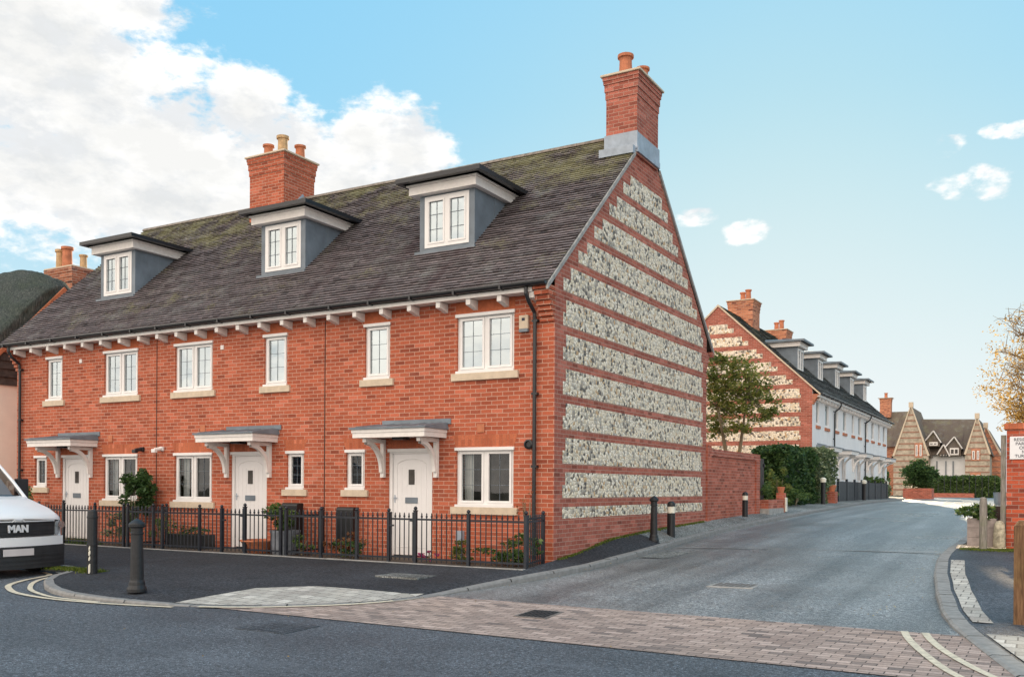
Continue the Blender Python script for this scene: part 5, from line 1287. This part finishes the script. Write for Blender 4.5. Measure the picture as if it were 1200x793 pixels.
m.ring([sec(.02, .83, .36, .84, .925, .7), sec(.05, .90, .33, .90, .96, .76), sec(.14, .955, .31, .96, 1.01, .8), sec(.4, .985, .30, 1.03, 1.11, .84), sec(.85, 1.0, .3, 1.10, 1.22, .88), sec(1.28, 1.01, .3, 1.18, 1.31, .92)], caps=True)
m.build('bonnet', M['van_paint'], van, smooth=True)
# cab and cargo body
def box_sec(x, w, zb, zt, wt, r=.12):
    P = [(w, zb), (w, zb+(zt-zb)*.5)]
    for i in range(7):
        a = (pi/2)*i/6; P.append((wt-r+r*cos(a), zt-r+r*sin(a)))
    P.append((0, zt+.02)); P = P+[(-a, b) for a, b in P[::-1][1:]]
    return [(vx-x, vy+a, vz+b) for a, b in P]
m = MB(); m.ring([box_sec(2.75, 1.01, .3, 2.28, .84), box_sec(3.1, 1.02, .3, 2.44, .88), box_sec(3.6, 1.02, .3, 2.50, .9), box_sec(5.8, 1.02, .3, 2.52, .9), box_sec(5.98, .98, .35, 2.45, .86)], caps=True)
m.build('cargo_body', M['van_paint'], van, smooth=False)
for s_ in (-1, 1):
    y = vy+s_*1.0; m = MB()
    m.prism([(vx-1.1, vz+.3), (vx-1.1, vz+1.10), (vx-1.6, vz+1.2), (vx-2.76, vz+1.24), (vx-2.76, vz+.3)], 'y', y-.02, y+.02); m.build('door', M['van_paint'], van)
    m = MB(); m.tube([(vx-1.20, vy+s_*.955, vz+1.19), (vx-1.62, vy+s_*.93, vz+1.55), (vx-2.12, vy+s_*.90, vz+1.92), (vx-2.8, vy+s_*.80, vz+2.26)], [.03, .028, .03, .05], 6)
    m.build('windscreen_pillar', M['van_paint'], van)
m = MB(); n = 8; A = []
for i in range(n+1):
    s_ = -1+2*i/n; A.append([(vx-1.10-.13*s_*s_, vy+s_*.95, vz+1.19+.09*(1-s_*s_)), (vx-1.5-.13*s_*s_, vy+s_*.93, vz+1.55+.05*(1-s_*s_)), (vx-2.0-.12*s_*s_, vy+s_*.89, vz+1.93+.05*(1-s_*s_)), (vx-2.5-.12*s_*s_, vy+s_*.83, vz+2.2+.05*(1-s_*s_))])
for a, b in zip(A, A[1:]):
    for k in range(3): m.quad(a[k], b[k], b[k+1], a[k+1])
m.build('windscreen', M['vanglass'], van, smooth=True)
m = MB(); m.box(vx-2.74, vx-2.70, vy-.95, vy+.95, vz+.4, vz+2.2)
for yy in (-.5, .5): m.box(vx-2.6, vx-2.35, vy+yy-.27, vy+yy+.27, vz+.9, vz+1.75)
m.build('cab_seats', M['trim'], van, bevel=.03)
m = MB(); m.prism([(vx-2.75, vz+2.28), (vx-2.42, vz+2.23), (vx-2.42, vz+2.26), (vx-2.75, vz+2.34)], 'y', vy-.8, vy+.8); m.build('cab_roof', M['van_paint'], van)
m = MB(); m.box(vx-1.85, vx-1.32, vy-.9, vy+.9, vz+.4, vz+1.12); m.build('dashboard', M['trim'], van, bevel=.03)
m = MB(); m.tube([(vx-1.14, vy-.8, vz+1.22), (vx-1.10, vy+.1, vz+1.30)], .012, 5); m.tube([(vx-1.10, vy-.02, vz+1.29), (vx-1.2, vy+.85, vz+1.22)], .012, 5); m.build('wiper', M['trim'], van)
def face(px, d, lo, hi, wd, off):
    """curved strip lying on the nose"""
    return None
def strip(m, z0, z1, w, off, y0=None, n=12, d0=.02, bow=.16, W_=.9):
    y0 = -w if y0 is None else y0; P = []
    for i in range(n+1):
        a = y0+(w-y0)*i/n; x = vx-d0-bow*(a/W_)**2+off; P.append((x, a))
    for (xa, a), (xb, b) in zip(P, P[1:]):
        m.add([(xa, vy+a, vz+z0), (xb, vy+b, vz+z0), (xb, vy+b, vz+z1), (xa, vy+a, vz+z1), (xa-.08, vy+a, vz+z0), (xb-.08, vy+b, vz+z0), (xb-.08, vy+b, vz+z1), (xa-.08, vy+a, vz+z1)], [(0, 1, 2, 3), (3, 2, 6, 7), (0, 4, 5, 1)])
    for (x, a) in (P[0], P[-1]): m.add([(x, vy+a, vz+z0), (x-.08, vy+a, vz+z0), (x-.08, vy+a, vz+z1), (x, vy+a, vz+z1)], [(0, 1, 2, 3), (3, 2, 1, 0)])
m = MB(); strip(m, .66, .89, .70, .02); gr = m.build('grille', M['trim'], van)
m = MB()
for z in (.70, .745, .835, .87): strip(m, z, z+.012, .69, .03)
strip(m, .895, .915, .78, .024); m.build('grille_bars', M['trim'], gr)
m = MB(); strip(m, .893, .91, .70, .034); m.build('grille_trim', M['badge'], gr)
# emblem: an arched badge with a small walking animal mark
m = MB(); m.tube([(vx+.03, vy-.11, vz+.895), (vx+.035, vy-.06, vz+.935), (vx+.035, vy+.06, vz+.935), (vx+.03, vy+.11, vz+.895)], .01, 5)
m.tube([(vx+.035, vy-.055, vz+.895), (vx+.035, vy-.05, vz+.915), (vx+.035, vy+.03, vz+.918), (vx+.035, vy+.055, vz+.93)], .008, 5); m.tube([(vx+.035, vy+.03, vz+.918), (vx+.035, vy+.035, vz+.893)], .006, 5); m.build('emblem', M['badge'], van)
text('MAN', vx+.022, vy, vz+.735, .155, 'badge', van, name='lettering', rot=(pi/2, 0, pi/2), ext=.008, bold=.008)
for s_ in (-1, 1):
    m = MB(); n = 6
    P = [(.72, .68), (.80, .66), (.91, .70), (.945, .80), (.93, .90), (.84, .92), (.73, .88)]
    pts = [(vx-.02-.16*(a/.9)**2+.018-(.10 if a > .9 else 0), vy+s_*a, vz+b) for a, b in P]; k = len(pts)
    m.add(pts+[(p[0]-.12, p[1], p[2]) for p in pts], [tuple(range(k)) if s_ > 0 else tuple(range(k))[::-1]]+[(i, (i+1) % k, k+(i+1) % k, k+i) for i in range(k)]); hl = m.build('headlight', M['lamp_lens'] if 'lamp_lens' in M else M['chrome'], van)
    m = MB(); m.lathe((0, 0, 0), [(.055, 0), (.06, .02), (.03, .02)], 12)
    for i_, q in enumerate(m.v): m.v[i_] = (vx-.12+q[2], vy+s_*.84+q[0], vz+.83+q[1])
    m.build('lamp', M['chrome'], hl)
m = MB(); strip(m, .50, .645, .90, .028); m.build('bumper', M['van_paint'], van)
m = MB(); strip(m, .14, .50, .93, .05, bow=.17)
for z in (.2, .27, .34): strip(m, z, z+.03, .9, .062, bow=.17)
m.build('lower_bumper', M['trim'], van)
m = MB(); strip(m, .355, .465, .26, .072, n=2); m.build('number_plate', M['plate'], van)
m = MB(); m.box(vx-5.6, vx-.45, vy-.9, vy+.9, vz+.2, vz+.42); m.build('chassis', M['trim'], van)
for wx in (-.92, -4.6):
    for s_ in (-1, 1):
        w_ = MB(); prof = [(.20, -.1), (.32, -.1), (.345, -.06), (.345, .06), (.32, .1), (.20, .1)]; w_.lathe((0, 0, 0), [(.001, -.09)]+prof+[(.001, .09)], 20)
        for i_, q in enumerate(w_.v): w_.v[i_] = (vx+wx+q[0], vy+s_*.87+q[2], vz+.345+q[1])
        wh = w_.build('wheel', M['tyre'], van, smooth=False)
        r_ = MB(); r_.lathe((0, 0, 0), [(.001, 0), (.19, 0), (.2, .015), (.001, .02)], 16)
        for i_, q in enumerate(r_.v): r_.v[i_] = (vx+wx+q[0], vy+s_*(.87+.092)+s_*q[2], vz+.345+q[1])
        r_.build('rim', M['chrome'], wh)
for s_ in (-1, 1):
    m = MB(); m.tube([(vx-1.75, vy+s_*1.0, vz+1.25), (vx-1.73, vy+s_*1.16, vz+1.35)], .02, 6); m.box(vx-1.82, vx-1.7, vy+s_*1.18-.1, vy+s_*1.18+.1, vz+1.25, vz+1.6)
    m.build('mirror', M['trim'], van, bevel=.02)

# ------------------------------------------------------------------ sky, sun, camera
SUN_EL, SUN_AZ = radians(11), radians(-14)          # azimuth measured from +Y towards +X
w = bpy.data.worlds.new('World'); S.world = w; w.use_nodes = True; nt = w.node_tree; N = nt.nodes; Lk = nt.links.new
bg = N['Background']; sky = N.new('ShaderNodeTexSky'); sky.sky_type = 'NISHITA'; sky.sun_disc = False; sky.sun_elevation = SUN_EL; sky.sun_rotation = SUN_AZ
sky.air_density = 1.1; sky.dust_density = .5; sky.ozone_density = 2.0
tcw = N.new('ShaderNodeTexCoord')
def vmath(op, a, b=None):
    n = N.new('ShaderNodeVectorMath'); n.operation = op
    for v, i in ((a, 0), (b, 1)):
        if v is None: continue
        if isinstance(v, tuple): n.inputs[i].default_value = v
        else: Lk(v, n.inputs[i])
    return n
def fmath(op, a, b=None, clamp=False):
    n = N.new('ShaderNodeMath'); n.operation = op; n.use_clamp = clamp
    for v, i in ((a, 0), (b, 1)):
        if v is None: continue
        if isinstance(v, (int, float)): n.inputs[i].default_value = v
        else: Lk(v, n.inputs[i])
    return n.outputs[0]
D = vmath('NORMALIZE', tcw.outputs['Generated']).outputs[0]
sx = N.new('ShaderNodeSeparateXYZ'); Lk(D, sx.inputs[0])
def wnoise(scale, detail, rough, off=(0, 0, 0), stretch=(1, 1, 2.0)):
    mp = N.new('ShaderNodeMapping'); mp.inputs['Scale'].default_value = stretch; mp.inputs['Location'].default_value = off; Lk(D, mp.inputs[0])
    n = N.new('ShaderNodeTexNoise'); n.inputs['Scale'].default_value = scale; n.inputs['Detail'].default_value = detail; n.inputs['Roughness'].default_value = rough; Lk(mp.outputs[0], n.inputs['Vector']); return n.outputs['Fac']
n1 = wnoise(11, 12, .62); n2 = wnoise(3.0, 6, .55, (3, 1, 2)); n3 = wnoise(42, 8, .6, (1, 2, 3)); n1s = wnoise(11, 12, .62, (-.02, .0, .05))
def dirv(px, py): return tuple(ray(px, py).normalized())
blobs = [((20, 50), .17, .13), ((115, 125), .10, .09), ((180, 160), .13, .06), ((50, 205), .2, .075), ((240, 195), .13, .055), ((290, 135), .052, .05), ((330, 185), .09, .06), ((430, 172), .055, .05), ((475, 185), .055, .05), ((410, 215), .11, .045), ((220, 240), .2, .05), ((90, 90), .07, .07),
         ((1105, 172), .022, .014), ((1140, 217), .036, .018), ((875, 271), .026, .014), ((822, 254), .024, .010), ((1165, 153), .016, .008), ((1192, 152), .014, .010), ((170, 15), .05, .03)]
dens = None
for (px, py), rx, rz in blobs:
    c = dirv(px, py); s_ = vmath('SUBTRACT', D, c); mlt = vmath('MULTIPLY', s_.outputs[0], (1/rx, 1/rx, 1/rz)); ln = vmath('LENGTH', mlt.outputs[0]); v_ = fmath('SUBTRACT', 1.0, ln.outputs['Value'])
    if rx < .04: v_ = fmath('MINIMUM', fmath('SUBTRACT', v_, .12), .16)
    dens = v_ if dens is None else fmath('MAXIMUM', dens, v_)
back = fmath('MULTIPLY_ADD', sx.outputs[1], -1.6)  # warm bright cloud bank added behind the camera, unseen, to fill the facade
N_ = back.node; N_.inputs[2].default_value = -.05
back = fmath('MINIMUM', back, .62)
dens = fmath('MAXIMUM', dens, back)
dn = fmath('ADD', dens, fmath('MULTIPLY', fmath('SUBTRACT', n1, .5), 1.9)); dn = fmath('ADD', dn, fmath('MULTIPLY', fmath('SUBTRACT', n2, .5), .5))
dn = fmath('ADD', dn, fmath('MULTIPLY', fmath('SUBTRACT', n3, .5), .9)); cov = N.new('ShaderNodeMapRange'); cov.interpolation_type = 'SMOOTHSTEP'; cov.inputs[1].default_value = .0; cov.inputs[2].default_value = .42; Lk(dn, cov.inputs[0])
# cloud tone: thin edges and tops bright, thick low parts greyer
sh = fmath('ADD', fmath('MULTIPLY', fmath('SUBTRACT', n1, n1s), 2.2), .5)
rp_ = N.new('ShaderNodeValToRGB'); e = rp_.color_ramp.elements; e[0].position = .26; e[0].color = (.76, .78, .80, 1); e[1].position = .62; e[1].color = (1.0, .99, .97, 1); Lk(sh, rp_.inputs[0])
thick = N.new('ShaderNodeMapRange'); thick.inputs[1].default_value = .35; thick.inputs[2].default_value = .95; thick.inputs[3].default_value = 0; thick.inputs[4].default_value = .5; Lk(dn, thick.inputs[0])
mg = N.new('ShaderNodeMix'); mg.data_type = 'RGBA'; Lk(thick.outputs[0], mg.inputs[0]); Lk(rp_.outputs[0], mg.inputs[6]); mg.inputs[7].default_value = (.66, .67, .66, 1)
lum = N.new('ShaderNodeRGBToBW'); Lk(sky.outputs[0], lum.inputs[0])
den = fmath('ADD', 1.0, fmath('DIVIDE', lum.outputs[0], .96)); gain = fmath('DIVIDE', 5.0, den)
skc = vmath('SCALE', sky.outputs[0]); Lk(gain, skc.inputs['Scale'])
skt = vmath('MULTIPLY', skc.outputs[0], (.70, .97, 1.02))
hs = N.new('ShaderNodeHueSaturation'); hs.inputs['Saturation'].default_value = 1.2; Lk(skt.outputs[0], hs.inputs['Color'])
ds = N.new('ShaderNodeMix'); ds.data_type = 'RGBA'; Lk(fmath('MULTIPLY', fmath('POWER', fmath('DIVIDE', lum.outputs[0], fmath('ADD', lum.outputs[0], 13.0)), 1.5), 1.3, True), ds.inputs[0]); fl_ = N.new('ShaderNodeMix'); fl_.data_type = 'RGBA'; fl_.inputs[0].default_value = .55; Lk(hs.outputs[0], fl_.inputs[6]); fl_.inputs[7].default_value = (1.45, 3.15, 4.0, 1); Lk(fl_.outputs[2], ds.inputs[6]); ds.inputs[7].default_value = (3.9, 4.5, 4.8, 1)
hz = fmath('MULTIPLY', fmath('POWER', fmath('SUBTRACT', 1.0, fmath('MULTIPLY', sx.outputs[2], 2.6), True), 1.5), .95, True)
ds2 = N.new('ShaderNodeMix'); ds2.data_type = 'RGBA'; Lk(hz, ds2.inputs[0]); Lk(ds.outputs[2], ds2.inputs[6]); ds2.inputs[7].default_value = (4.7, 4.8, 4.85, 1)
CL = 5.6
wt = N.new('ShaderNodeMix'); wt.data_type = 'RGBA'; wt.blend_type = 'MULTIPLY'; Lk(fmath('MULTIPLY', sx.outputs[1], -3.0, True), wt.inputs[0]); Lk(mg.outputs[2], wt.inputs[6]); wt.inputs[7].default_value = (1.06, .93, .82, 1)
cm = vmath('SCALE', wt.outputs[2]); back_fill = fmath('MULTIPLY', sx.outputs[1], -2.2, True); Lk(fmath('ADD', CL, fmath('MULTIPLY', back_fill, 7.5)), cm.inputs['Scale'])  # the added unseen cloud is brightened here as fill light
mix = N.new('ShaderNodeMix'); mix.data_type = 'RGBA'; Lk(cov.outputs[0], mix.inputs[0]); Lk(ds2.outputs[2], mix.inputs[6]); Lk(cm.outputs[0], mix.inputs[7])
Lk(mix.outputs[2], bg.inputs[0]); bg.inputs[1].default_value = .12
sd = bpy.data.lights.new('sun', 'SUN'); sd.energy = 4.6; sd.angle = radians(.6); sd.color = (1.0, .78, .52); so = bpy.data.objects.new('sun', sd); COL.objects.link(so)
sv = Vector((sin(SUN_AZ)*cos(SUN_EL), cos(SUN_AZ)*cos(SUN_EL), sin(SUN_EL))); so.rotation_euler = sv.to_track_quat('Z', 'Y').to_euler(); so.location = (0, 0, 50)

cd = bpy.data.cameras.new('camera'); co = bpy.data.objects.new('camera', cd); COL.objects.link(co); S.camera = co
co.location = CAM
mt = Matrix((( AX.x, -AY.x, -AZ.x), (AX.y, -AY.y, -AZ.y), (AX.z, -AY.z, -AZ.z))); co.rotation_euler = mt.to_euler()
cd.sensor_fit = 'HORIZONTAL'; cd.sensor_width = 36; cd.lens = FP/1200*36; cd.shift_x = 0; cd.shift_y = (CYP-396.5)/1200
cd.clip_start = .1; cd.clip_end = 2000
S.view_settings.view_transform = 'Standard'; S.view_settings.look = 'None'; S.view_settings.gamma = 1; S.view_settings.use_curve_mapping = False
S.view_settings.exposure = .75
S.render.engine = 'CYCLES'; S.cycles.use_denoising = True; S.cycles.max_bounces = 8; S.cycles.transparent_max_bounces = 12
